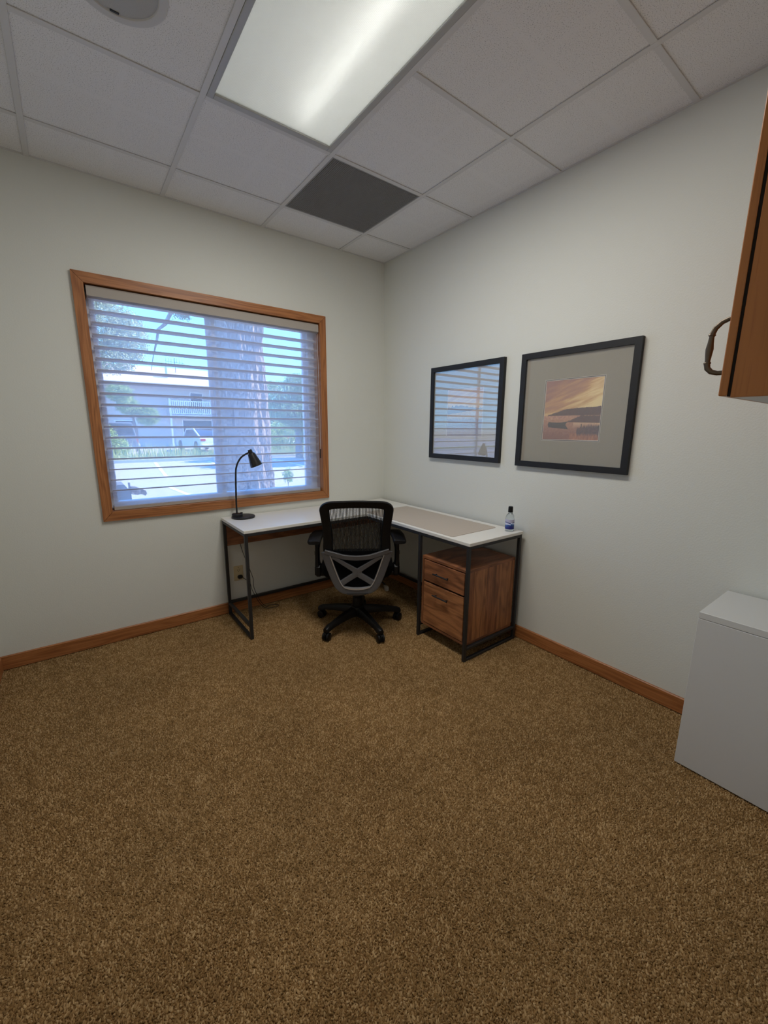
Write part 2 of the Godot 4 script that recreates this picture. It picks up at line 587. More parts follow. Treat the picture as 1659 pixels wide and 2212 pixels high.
func build_light() -> void:
	var x0 := GX - 2 * TILE + 0.013
	var x1 := GX - TILE - 0.013
	var z0 := GZ + TILE + 0.013
	var z1 := GZ + 3 * TILE - 0.013
	var o := thing("ceiling_light", Vector3((x0 + x1) * 0.5, CEIL, (z0 + z1) * 0.5), "lit fluorescent ceiling troffer with a prismatic lens, set in the tile grid", "light")
	var hx := (x1 - x0) * 0.5
	var hz := (z1 - z0) * 0.5
	var g := Geo.new()
	g.box(Vector3(0, 0.13, 0), Vector3(hx * 2, 0.004, hz * 2))
	for s in [-1.0, 1.0]:
		g.box(Vector3(s * (hx - 0.002), 0.067, 0), Vector3(0.004, 0.125, hz * 2))
		g.box(Vector3(0, 0.067, s * (hz - 0.002)), Vector3(hx * 2, 0.125, 0.004))
	part("housing", g, M.white_metal, o)
	var lx := 0.2665
	var lz := hz - 0.031
	g = Geo.new()
	for s in [-1.0, 1.0]:
		g.box(Vector3(s * (lx + hx) * 0.5, 0.003, 0), Vector3(hx - lx, 0.012, hz * 2), 0.002)
		g.box(Vector3(0, 0.003, s * (lz + hz) * 0.5), Vector3(lx * 2, 0.012, hz - lz), 0.002)
	part("door_frame", g, mat(rgb(176, 176, 174), 0.4), o)
	var lens := mat(Color(0.97, 0.97, 0.97, 0.2), 0.72)
	lens.refraction_enabled = true
	lens.refraction_scale = 0.05
	lens.emission_enabled = true
	lens.emission = Color(0.96, 0.98, 0.94)
	lens.emission_energy_multiplier = 0.08
	triplanar(lens, 25.0)
	lens.heightmap_enabled = true
	lens.heightmap_scale = 0.05
	lens.heightmap_texture = prism_tex()
	block("lens", Vector3(-lx, 0.004, -lz), Vector3(lx, 0.007, lz), lens, o)
	# two lamp places; the one nearer the right wall is lit
	for s in [-1.0, 1.0]:
		var tube := Geo.new().tube([Vector3(s * 0.124, 0.088, -hz + 0.03), Vector3(s * 0.124, 0.088, hz - 0.03)], 0.014, 14)
		var tm := mat(rgb(235, 235, 232), 0.3)
		if s > 0:
			tm.emission_enabled = true
			tm.emission = Color(1.0, 1.0, 0.97)
			tm.emission_energy_multiplier = 3.6
		part("tube_lamp", tube, tm, o)
		for e in [-1.0, 1.0]:
			part("lamp_holder", Geo.new().box(Vector3(s * 0.124, 0.092, e * (hz - 0.022)), Vector3(0.026, 0.07, 0.014), 0.003), M.white_metal, o)
	var l := AreaLight3D.new()
	l.name = "troffer_area_light"
	l.area_size = Vector2(0.36, lz * 2)
	l.area_normalize_energy = true
	l.light_energy = LIGHT
	l.light_color = Color(1.0, 0.99, 0.965)
	l.area_range = 8.0
	l.shadow_enabled = true
	l.position = Vector3(0.08, -0.006, 0)      # under the lit tube
	l.rotation = Vector3(-PI / 2, 0, 0)
	o.add_child(l)


func prism_tex() -> ImageTexture:
	var n := 128
	var im := Image.create(n, n, false, Image.FORMAT_L8)
	for y in n:
		for x in n:
			var a := absf(fmod(x / 16.0, 1.0) - 0.5) * 2.0
			var b := absf(fmod(y / 16.0, 1.0) - 0.5) * 2.0
			im.set_pixel(x, y, Color.from_hsv(0, 0, maxf(a, b)))
	return ImageTexture.create_from_image(im)


func build_grille() -> void:
	var x0 := GX - TILE + 0.012
	var x1 := GX - 0.012
	var z0 := GZ + 0.012
	var z1 := GZ + TILE - 0.012
	var o := thing("return_air_grille", Vector3((x0 + x1) * 0.5, CEIL, (z0 + z1) * 0.5), "square dark grey perforated return-air grille set into the white ceiling grid", "vent")
	var h := (x1 - x0) * 0.5
	var g := Geo.new()
	for s in [-1.0, 1.0]:
		g.box(Vector3(s * (h - 0.004), 0.006, 0), Vector3(0.008, 0.012, h * 2), 0.001)
		g.box(Vector3(0, 0.006, s * (h - 0.004)), Vector3(h * 2 - 0.016, 0.012, 0.008), 0.001)
	part("frame", g, M.grille, o)
	g = Geo.new()
	var n := 60
	for i in range(1, n):
		var q := -h + 2.0 * h * i / n
		g.box(Vector3(q, 0.007, 0), Vector3(0.0022, 0.009, h * 2 - 0.016))
		g.box(Vector3(0, 0.0066, q), Vector3(h * 2 - 0.016, 0.009, 0.0022))
	var core := part("eggcrate_core", g, M.grille, o, 10.0)
	core.set_meta("kind", "stuff")
	g = Geo.new()
	g.box(Vector3(0, 0.24, 0), Vector3(h * 2, 0.01, h * 2))
	for s in [-1.0, 1.0]:
		g.box(Vector3(s * (h - 0.003), 0.126, 0), Vector3(0.006, 0.22, h * 2))
		g.box(Vector3(0, 0.126, s * (h - 0.003)), Vector3(h * 2 - 0.012, 0.22, 0.006))
	part("duct_box", g, M.duct, o)


func build_speaker() -> void:
	var o := thing("ceiling_speaker", Vector3(-1.968, CEIL + 0.003, 1.245), "round grey ceiling speaker with a pale rim, at the top left of the ceiling", "speaker")
	part("rim", Geo.new().lathe([Vector2(0.111, 0.0), Vector2(0.114, -0.005), Vector2(0.128, -0.007), Vector2(0.139, -0.004), Vector2(0.141, 0.0)], Vector3.ZERO, 64), M.speaker_rim, o)
	part("grille", Geo.new().lathe([Vector2(0.0, -0.0045), Vector2(0.06, -0.0042), Vector2(0.1, -0.003), Vector2(0.1125, -0.001), Vector2(0.1125, 0.0), Vector2(0.0, 0.0)], Vector3.ZERO, 64), M.speaker_mesh, o)
	block("badge", Vector3(-0.013, -0.0058, -0.1075), Vector3(0.013, -0.003, -0.1005), M.badge, o, 0.0006)


# ------------------------------------------------------------------ window and shade
func build_window() -> void:
	var w := structure("window_1")
	var ox0 := -2.143
	var ox1 := -0.576
	var oy0 := 0.795
	var oy1 := 2.201
	var ix0 := -2.09
	var ix1 := -0.628
	var iy0 := 0.852
	var iy1 := 2.146
	# mitred oak casing, four boards
	var d := 0.018
	var a := [Vector2(ox0, oy1), Vector2(ox1, oy1), Vector2(ox1, oy0), Vector2(ox0, oy0)]
	var b := [Vector2(ix0, iy1), Vector2(ix1, iy1), Vector2(ix1, iy0), Vector2(ix0, iy0)]
	for k in 4:
		var l := (k + 1) % 4
		var cx: Vector2 = (a[k] + a[l] + b[k] + b[l]) * 0.25
		var sh := 0.9985
		var poly := PackedVector2Array([cx + (a[k] - cx) * sh, cx + (a[l] - cx) * sh, cx + (b[l] - cx) * sh, cx + (b[k] - cx) * sh])
		part("casing_board", Geo.new().prism(poly, d, Vector3(0, 0, d * 0.5)), M.oak_h if k % 2 == 0 else M.oak_v, w, 10.0)
	# oak jamb lining
	var jz := -0.13
	block("jamb_board", Vector3(ix0 - 0.015, iy0 - 0.012, jz), Vector3(ix0, iy1 + 0.014, 0.0), M.oak_v, w)
	block("jamb_board", Vector3(ix1, iy0 - 0.012, jz), Vector3(ix1 + 0.015, iy1 + 0.014, 0.0), M.oak_v, w)
	block("jamb_board", Vector3(ix0, iy1, jz), Vector3(ix1, iy1 + 0.014, 0.0), M.oak_h, w)
	block("jamb_board", Vector3(ix0, iy0 - 0.012, jz), Vector3(ix1, iy0, 0.0), M.oak_h, w)
	# vinyl slider: outer frame, meeting stile, two panes
	var fz0 := -0.135
	var fz1 := -0.085
	for r in [[ix0, iy0, ix0 + 0.045, iy1], [ix1 - 0.062, iy0, ix1, iy1]]:
		block("stile", Vector3(r[0], r[1], fz0), Vector3(r[2], r[3], fz1), M.vinyl, w, 0.004)
	block("head_rail", Vector3(ix0 + 0.045, iy1 - 0.045, fz0), Vector3(ix1 - 0.062, iy1, fz1), M.vinyl, w, 0.004)
	block("sill_rail", Vector3(ix0 + 0.045, iy0, fz0), Vector3(ix1 - 0.062, iy0 + 0.045, fz1), M.vinyl, w, 0.004)
	block("stile", Vector3(ix1 - 0.098, iy0 + 0.045, -0.125), Vector3(ix1 - 0.066, iy1 - 0.045, -0.1), M.vinyl, w, 0.004)
	block("meeting_stile", Vector3(-1.432, iy0 + 0.045, -0.128), Vector3(-1.394, iy1 - 0.045, -0.108), M.vinyl, w, 0.003)
	block("meeting_stile", Vector3(-1.404, iy0 + 0.045, -0.106), Vector3(-1.372, iy1 - 0.045, -0.086), M.vinyl, w, 0.003)
	for q in [[ix0 + 0.045, -1.41, -0.117], [-1.39, ix1 - 0.066, -0.098]]:
		quad("pane", Vector3(q[0], iy1 - 0.045, q[2]), Vector3(q[1], iy1 - 0.045, q[2]), Vector3(q[1], iy0 + 0.045, q[2]), Vector3(q[0], iy0 + 0.045, q[2]), M.glass, w)

	# soft-vaned sheer shade hung inside the casing
	var o := thing("window_shade", Vector3(-1.357, 0.86, -0.03), "pale sheer window shade with open horizontal fabric vanes, drawn down over the window", "window shade")
	var hx := 0.724
	var zf := 0.012       # front sheer, towards the room
	var zb := -0.046
	var g := Geo.new()
	g.rings([rail_ring(-hx, 1.248, 0.032, -0.06, 0.034), rail_ring(hx, 1.248, 0.032, -0.06, 0.034)])
	part("headrail", g, M.rail, o, 30.0)
	g = Geo.new()
	g.rings([rail_ring(-hx + 0.004, 0.005, 0.0145, -0.042, 0.01), rail_ring(hx - 0.004, 0.005, 0.0145, -0.042, 0.01)])
	part("bottom_rail", g, M.rail, o, 30.0)
	for k in 17:
		var y := 2.0125 - k * 0.06494 - 0.86
		var poly := PackedVector2Array()
		var n := 8
		for s in 2:
			for i in n + 1:
				var u := float(i) / n if s == 0 else 1.0 - float(i) / n
				var z := zb + 0.001 + (zf - zb - 0.002) * u
				var yy := y + 0.006 * (u - 0.5) * 2.0 + 0.0085 * sin(u * TAU) * 0.6 + (0.0011 if s == 0 else 0.0)
				poly.append(Vector2(-z, yy))
		var turn := Basis(Vector3(0, 0, -1), Vector3(0, 1, 0), Vector3(1, 0, 0))
		part("vane", Geo.new().prism(poly, hx * 2 - 0.012, Vector3.ZERO, turn), M.vane, o, 50.0)
	var y1 := 1.22
	var y0 := 0.012
	quad("front_sheer", Vector3(-hx + 0.006, y1, zf), Vector3(hx - 0.006, y1, zf), Vector3(hx - 0.006, y0, zf), Vector3(-hx + 0.006, y0, zf), M.sheer, o)
	quad("rear_sheer", Vector3(-hx + 0.006, y1, zb), Vector3(hx - 0.006, y1, zb), Vector3(hx - 0.006, y0, zb), Vector3(-hx + 0.006, y0, zb), M.sheer, o)
	# operating cord on the right
	part("cord_loop", Geo.new().tube([Vector3(hx - 0.002, 1.22, 0.018), Vector3(hx + 0.002, 0.6, 0.02), Vector3(hx, 0.26, 0.02)], 0.0012, 6), M.vinyl, o)
	part("cord_tensioner", Geo.new().box(Vector3(hx - 0.002, 0.3, 0.021), Vector3(0.007, 0.075, 0.008), 0.003), M.lamp_black, o)


func rail_ring(x: float, y: float, hy: float, z0: float, z1: float) -> PackedVector3Array:
	var r := PackedVector3Array()
	for p in [[0.15, -1.0], [0.85, -1.0], [1.0, -0.75], [1.0, 0.7], [0.92, 1.0], [0.08, 1.0], [0.0, 0.8], [0.0, -0.8]]:
		r.append(Vector3(x, y + hy * p[1], lerpf(z0, z1, p[0])))
	return r


# ------------------------------------------------------------------ desk and what stands on it
func build_desk() -> void:
	var o := thing("corner_desk", Vector3(-0.5, 0, 0.5), "L-shaped desk with a white top on a black steel frame in the corner", "desk")
	var k := Vector3(0.5, 0, -0.5)
	var g := Geo.new()
	var bl := func(called: String, lo: Vector3, hi: Vector3, m: Material, bev := 0.0015): return block(called, lo + k, hi + k, m, o, bev)
	# two boards meeting along the inner corner
	bl.call("desktop_board", Vector3(-1.455, DESK - 0.02, 0.012), Vector3(-0.5305, DESK, 0.502), M.laminate, 0.002)
	bl.call("desktop_board", Vector3(-0.5295, DESK - 0.02, 0.012), Vector3(-0.034, DESK, 1.517), M.laminate, 0.002)
	var t := 0.02
	var yt := DESK - 0.02
	# left end frame
	for z in [0.024, 0.482]:
		bl.call("leg", Vector3(-1.452, 0, z), Vector3(-1.432, yt, z + t), M.black_metal)
	bl.call("foot_rail", Vector3(-1.452, 0, 0.044), Vector3(-1.432, 0.016, 0.482), M.black_metal)
	bl.call("side_rail", Vector3(-1.452, 0.078, 0.044), Vector3(-1.432, 0.098, 0.482), M.black_metal)
	bl.call("top_rail", Vector3(-1.452, yt - t, 0.044), Vector3(-1.432, yt, 0.482), M.black_metal)
	# right-hand end frame
	for x in [-0.5285, -0.056]:
		bl.call("leg", Vector3(x, 0, 1.492), Vector3(x + t, yt, 1.512), M.black_metal)
		bl.call("leg", Vector3(x, 0, 1.084), Vector3(x + t, yt, 1.104), M.black_metal)
	for z in [1.084, 1.492]:
		bl.call("foot_rail", Vector3(-0.5085, 0, z), Vector3(-0.056, 0.016, z + t), M.black_metal)
		bl.call("side_rail", Vector3(-0.5085, 0.07, z), Vector3(-0.056, 0.088, z + t), M.black_metal)
		bl.call("top_rail", Vector3(-0.5085, yt - t, z), Vector3(-0.056, yt, z + t), M.black_metal)
	# rails under the front and rear edges
	bl.call("front_rail", Vector3(-1.432, yt - t, 0.482), Vector3(-0.53, yt, 0.502), M.black_metal)
	bl.call("front_rail", Vector3(-0.5285, yt - t, 0.502), Vector3(-0.5085, yt, 1.084), M.black_metal)
	bl.call("front_rail", Vector3(-0.5285, yt - t, 1.104), Vector3(-0.5085, yt, 1.492), M.black_metal)
	bl.call("rear_rail", Vector3(-1.432, 0.086, 0.024), Vector3(-0.056, 0.106, 0.044), M.black_metal)
	bl.call("rear_rail", Vector3(-0.056, 0.086, 0.044), Vector3(-0.036, 0.106, 1.084), M.black_metal)
	bl.call("leg", Vector3(-0.056, 0, 0.024), Vector3(-0.036, yt, 0.044), M.black_metal)
	# wooden modesty board along the window wall
	bl.call("modesty_board", Vector3(-1.432, 0.527, 0.026), Vector3(-0.056, yt - 0.002, 0.042), M.acacia_h)

	# file pedestal on the lower rails of the right-hand frame
	var f := thing("file_pedestal", Vector3(-0.28, 0.088, 1.298), "brown wood-grain file pedestal with two drawers, standing in the desk frame", "drawer unit")
	var q := Vector3(0.28, -0.088, -1.298)
	var fb := func(called: String, lo: Vector3, hi: Vector3, m: Material, bev := 0.0012): return block(called, lo + q, hi + q, m, f, bev)
	var x0 := -0.507
	var x1 := -0.06
	var z0 := 1.1055
	var z1 := 1.4905
	var y0 := 0.0885
	var y1 := 0.562
	fb.call("top_board", Vector3(x0 + 0.0005, y1 - 0.018, z0), Vector3(x1, y1, z1), M.acacia_h)
	fb.call("bottom_board", Vector3(x0, y0, z0), Vector3(x1, y0 + 0.016, z1), M.acacia_h)
	for s in 2:
		var zz0 := z0 if s == 0 else z1 - 0.016
		var cuts := [x0, -0.445, -0.33, -0.21, x1]
		for i in 4:
			fb.call("side_plank", Vector3(cuts[i] + 0.0002, y0 + 0.016, zz0), Vector3(cuts[i + 1] - 0.0002, y1 - 0.018, zz0 + 0.016), M.acacia_v if i % 2 == 0 else M.acacia2_v, 0.0006)
	fb.call("back_board", Vector3(x1 - 0.01, y0 + 0.016, z0 + 0.016), Vector3(x1, y1 - 0.018, z1 - 0.016), M.acacia_v)
	for d in [[0.402, 0.538, M.acacia_h], [0.11, 0.39, M.acacia2_h]]:
		var dr := Node3D.new()
		dr.name = "drawer"
		dr.position = Vector3(-0.505, (d[0] + d[1]) * 0.5, 1.298) + q
		f.add_child(dr, true)
		block("front", Vector3(-0.004, (d[0] - d[1]) * 0.5, -0.172), Vector3(0.012, (d[1] - d[0]) * 0.5, 0.172), d[2], dr, 0.0015)
		block("drawer_box", Vector3(0.012, (d[0] - d[1]) * 0.5 + 0.01, -0.16), Vector3(0.4, (d[1] - d[0]) * 0.5 - 0.02, 0.16), M.gap, dr)
		var hy := 0.0 if d[0] > 0.3 else 0.078
		var gg := Geo.new()
		gg.tube([Vector3(-0.024, hy, -0.072), Vector3(-0.024, hy, 0.055)], 0.0048, 10)
		for z in [-0.056, 0.04]:
			gg.tube([Vector3(-0.024, hy, z), Vector3(-0.003, hy, z)], 0.0036, 8)
		part("handle", gg, M.black_metal, dr)

	# desk mat
	var dm := thing("desk_mat", Vector3(-0.31, DESK, 0.9), "thin taupe desk mat lying on the right wing of the white desk", "desk mat")
	var poly := PackedVector2Array()
	for i in 24:
		var an := TAU * (i + 0.5) / 24.0
		var r := 0.022
		var cx := signf(cos(an)) * (0.2055 - r) + r * cos(an)
		var cz := signf(sin(an)) * (0.455 - r) + r * sin(an)
		poly.append(Vector2(cx + 0.0105, cz - 0.005))
	part("sheet", Geo.new().prism(poly, 0.0025, Vector3(0, 0.0014, 0), Basis(Vector3.RIGHT, -PI / 2)), M.desk_mat, dm, 30.0)

	build_lamp()
	build_bottle()


func build_lamp() -> void:
	var o := thing("desk_lamp", Vector3(-1.325, DESK, 0.106), "black gooseneck desk lamp with a bell shade on the desk's left end", "lamp")
	var r := Vector3(0.957, 0, 0.291)          # the arm leans this way, along the window
	var s := r * -0.042                        # foot of the stem
	part("base", Geo.new().lathe([Vector2(0, 0), Vector2(0.078, 0), Vector2(0.08, 0.003), Vector2(0.08, 0.011), Vector2(0.077, 0.014), Vector2(0, 0.0145)], Vector3.ZERO, 48), M.lamp_black, o)
	part("stem_block", Geo.new().lathe([Vector2(0, 0.012), Vector2(0.037, 0.012), Vector2(0.037, 0.028), Vector2(0.033, 0.032), Vector2(0, 0.033)], s * 0.95, 32), M.lamp_black, o)
	part("switch", Geo.new().box(s + r * 0.03 + Vector3(0, 0.036, 0.004), Vector3(0.016, 0.008, 0.012), 0.002), M.black_plastic, o)
	var pts := [s + Vector3(0, 0.03, 0), s + r * 0.002 + Vector3(0, 0.15, 0), s + r * 0.01 + Vector3(0, 0.318, 0), s + r * 0.017 + Vector3(0, 0.36, 0), s + r * 0.028 + Vector3(0, 0.39, 0), s + r * 0.05 + Vector3(0, 0.424, 0), s + r * 0.075 + Vector3(0, 0.443, 0), s + r * 0.108 + Vector3(0, 0.46, 0)]
	var c := Curve3D.new()
	for i in pts.size():
		var tg: Vector3 = (pts[mini(i + 1, pts.size() - 1)] - pts[maxi(i - 1, 0)]) / 6.0
		c.add_point(pts[i], -tg, tg)
	var path := []
	for p in c.tessellate_even_length(5, 0.02):
		path.append(p)
	part("gooseneck", Geo.new().tube(path, 0.0062, 12), M.lamp_black, o, 60.0)
	# bell shade, opening down and to the right
	var top := s + r * 0.114 + Vector3(0, 0.467, 0)
	var ax := (r * 0.037 + Vector3(0, -0.102, 0)).normalized()
	var side := ax.cross(Vector3.UP).normalized()
	var b := Basis(side, ax, side.cross(ax))
	var prof := [Vector2(0, -0.012), Vector2(0.013, -0.012), Vector2(0.0145, -0.008), Vector2(0.0145, 0.012), Vector2(0.0235, 0.016), Vector2(0.0285, 0.035), Vector2(0.034, 0.062), Vector2(0.039, 0.088), Vector2(0.0425, 0.108), Vector2(0.0410, 0.108), Vector2(0.0375, 0.088), Vector2(0.0325, 0.062), Vector2(0.027, 0.035), Vector2(0.02, 0.02), Vector2(0, 0.018)]
	part("shade", Geo.new().lathe(prof, top, 40, b), M.lamp_black, o, 50.0)
	part("bulb", Geo.new().lathe([Vector2(0, 0.02), Vector2(0.009, 0.022), Vector2(0.012, 0.04), Vector2(0.02, 0.06), Vector2(0.019, 0.074), Vector2(0.01, 0.084), Vector2(0, 0.086)], top, 24, b), M.vinyl, o, 60.0)
	# flex: behind the desk to the socket, with a loop on the carpet
	var w := [Vector3(-1.372, 0.742, 0.05), Vector3(-1.375, 0.748, 0.016), Vector3(-1.345, 0.70, 0.007), Vector3(-1.33, 0.52, 0.009), Vector3(-1.305, 0.4, 0.03), Vector3(-1.29, 0.334, 0.055), Vector3(-1.268, 0.25, 0.06), Vector3(-1.268, 0.196, 0.06), Vector3(-1.256, 0.14, 0.065), Vector3(-1.225, 0.06, 0.075), Vector3(-1.19, 0.014, 0.085), Vector3(-1.15, 0.008, 0.07), Vector3(-1.11, 0.008, 0.085), Vector3(-1.098, 0.008, 0.108), Vector3(-1.115, 0.008, 0.126), Vector3(-1.165, 0.008, 0.122), Vector3(-1.2, 0.01, 0.1), Vector3(-1.235, 0.05, 0.08), Vector3(-1.265, 0.121, 0.065), Vector3(-1.282, 0.168, 0.06), Vector3(-1.29, 0.214, 0.058), Vector3(-1.312, 0.243, 0.05), Vector3(-1.338, 0.266, 0.03)]
	c = Curve3D.new()
	for i in w.size():
		var tg: Vector3 = (w[mini(i + 1, w.size() - 1)] - w[maxi(i - 1, 0)]) / 6.0
		c.add_point(w[i], -tg, tg)
	path = []
	for p in c.tessellate_even_length(6, 0.015):
		path.append(p - o.position)
	part("cord", Geo.new().tube(path, 0.0021, 7), M.cord, o, 60.0)
	part("plug", Geo.new().box(Vector3(-1.35, 0.269, 0.02) - o.position, Vector3(0.036, 0.028, 0.026), 0.008), M.cord, o)
	# socket in the wall
	var p := thing("wall_outlet", Vector3(-1.355, 0.295, 0.0), "ivory wall socket plate low on the window wall under the desk", "outlet")
	block("plate", Vector3(-0.035, -0.057, 0), Vector3(0.035, 0.057, 0.006), M.ivory, p, 0.003)
	for y in [0.02, -0.02]:
		var rc := block("receptacle", Vector3(-0.017, y - 0.0135, 0.005), Vector3(0.017, y + 0.0135, 0.008), M.ivory, p, 0.003)
		if y > 0:
			for x in [-0.0065, 0.0065]:
				block("slot", Vector3(x - 0.0012, -0.001, 0.0012), Vector3(x + 0.0012, 0.008, 0.0019), M.slot, rc)
			part("slot", Geo.new().lathe([Vector2(0, 0), Vector2(0.0026, 0), Vector2(0.0026, 0.0007), Vector2(0, 0.0007)], Vector3(0, -0.0065, 0.0012), 12, Basis(Vector3.RIGHT, PI / 2)), M.slot, rc)
	part("screw", Geo.new().lathe([Vector2(0, 0), Vector2(0.003, 0), Vector2(0.002, 0.0012), Vector2(0, 0.0014)], Vector3(0, 0.0445, 0.006), 12, Basis(Vector3.RIGHT, PI / 2)), M.slot, p)


func build_bottle() -> void:
	var o := thing("sanitizer_bottle", Vector3(-0.103, DESK, 1.462), "small clear bottle with a black cap and blue label on the desk's right end", "bottle")
	var gm := mat(Color(0.93, 0.96, 0.98, 0.06), 0.04)
	gm.refraction_enabled = true
	gm.refraction_scale = 0.034
	part("bottle_body", Geo.new().lathe([Vector2(0, 0), Vector2(0.024, 0), Vector2(0.0272, 0.004), Vector2(0.0275, 0.08), Vector2(0.026, 0.092), Vector2(0.021, 0.104), Vector2(0.0145, 0.112), Vector2(0.012, 0.118), Vector2(0.012, 0.124), Vector2(0, 0.124)], Vector3.ZERO, 40), gm, o, 50.0)
	part("cap", Geo.new().lathe([Vector2(0, 0.121), Vector2(0.0145, 0.121), Vector2(0.015, 0.123), Vector2(0.0142, 0.154), Vector2(0.012, 0.1575), Vector2(0.006, 0.158), Vector2(0, 0.159)], Vector3.ZERO, 32), M.black_plastic, o)
	# wrap-round label: pale top, a swoosh and a deep blue foot
	var im := Image.create(256, 128, false, Image.FORMAT_RGB8)
	var nz := noise(71, 0.04, 3)
	for y in 128:
		for x in 256:
			var v := y / 127.0
			var col := rgb(190, 188, 214).lerp(rgb(150, 150, 176), v)
			var wave := 0.52 + 0.1 * sin(x * 0.035) + 0.03 * nz.get_noise_2d(x, y)
			if v > wave:
				col = rgb(64, 110, 168).lerp(rgb(28, 30, 110), clampf((v - wave) / 0.4, 0, 1))
			var arc := absf(v - 0.28 - 0.0018 * absf(fmod(float(x), 128.0) - 64.0))
			if arc < 0.035:
				col = rgb(56, 70, 140)
			if absf(v - 0.45 - 0.001 * (fmod(float(x), 128.0) - 64.0)) < 0.05:
				col = rgb(214, 222, 250)
			im.set_pixel(x, y, col)
	var lm := mat(Color.WHITE, 0.4)
	lm.albedo_texture = ImageTexture.create_from_image(im)
	var arr := []
	arr.resize(Mesh.ARRAY_MAX)
	var vs := PackedVector3Array()
	var ns := PackedVector3Array()
	var us := PackedVector2Array()
	var ix := PackedInt32Array()
	var n := 40
	for i in n + 1:
		var a := PI * 0.55 + TAU * 0.72 * i / n
		var d := Vector3(cos(a), 0, -sin(a))
		for s in 2:
			vs.append(d * 0.0279 + Vector3(0, 0.016 + 0.062 * s, 0))
			ns.append(d)
			us.append(Vector2(float(i) / n, 1.0 - s))
		if i < n:
			var q := i * 2
			ix.append_array(PackedInt32Array([q, q + 1, q + 3, q, q + 3, q + 2]))
	arr[Mesh.ARRAY_VERTEX] = vs
	arr[Mesh.ARRAY_NORMAL] = ns
	arr[Mesh.ARRAY_TEX_UV] = us
	arr[Mesh.ARRAY_INDEX] = ix
	var am := ArrayMesh.new()
	am.add_surface_from_arrays(Mesh.PRIMITIVE_TRIANGLES, arr)
	put("paper_label", am, lm, o)


# ------------------------------------------------------------------ chair
func back_at(u: float, y: float, off := 0.0) -> Vector3:      # the curved surface of the chair's back
	var h := clampf((y - 0.33) / 0.6, 0.0, 1.1)
	var w := 0.205 + 0.075 * h * h - 0.03 * sin(h * PI) * 0.6
	w -= 0.62 * u * u
	return Vector3(u, y, w + off)


func strip(g: Geo, pts: Array, thick: float, off: float, steps := 6, loop := false) -> void:      # pts of [u, y, width]: a flat bar lying on the back's surface
	var c := []
	var n := pts.size()
	for i in (n if loop else n - 1):
		for k in steps:
			var f := float(k) / steps
			var p0: Array = pts[(i - 1 + n) % n] if loop or i > 0 else pts[i]
			var p1: Array = pts[i]
			var p2: Array = pts[(i + 1) % n]
			var p3: Array = pts[(i + 2) % n] if loop or i + 2 < n else p2
			var q := []
			for d in 3:
				q.append(0.5 * (2.0 * p1[d] + (p2[d] - p0[d]) * f + (2.0 * p0[d] - 5.0 * p1[d] + 4.0 * p2[d] - p3[d]) * f * f + (3.0 * p1[d] - p0[d] - 3.0 * p2[d] + p3[d]) * f * f * f))
			c.append(q)
	if not loop:
		c.append(pts[n - 1])
	var rs := []
	for i in c.size():
		var a: Array = c[(i - 1 + c.size()) % c.size()] if loop or i > 0 else c[i]
		var b: Array = c[(i + 1) % c.size()] if loop or i + 1 < c.size() else c[i]
		var d := Vector2(b[0] - a[0], b[1] - a[1]).normalized()
		var nn: Vector2 = Vector2(-d.y, d.x) * float(c[i][2]) * 0.5
		var ring := PackedVector3Array()
		for e in [[-1.0, 0.25], [-0.8, 0.5], [0.8, 0.5], [1.0, 0.25], [1.0, -0.5], [-1.0, -0.5]]:
			ring.append(back_at(c[i][0] + nn.x * e[0], c[i][1] + nn.y * e[0], off + thick * e[1]))
		rs.append(ring)
	g.rings(rs, loop)


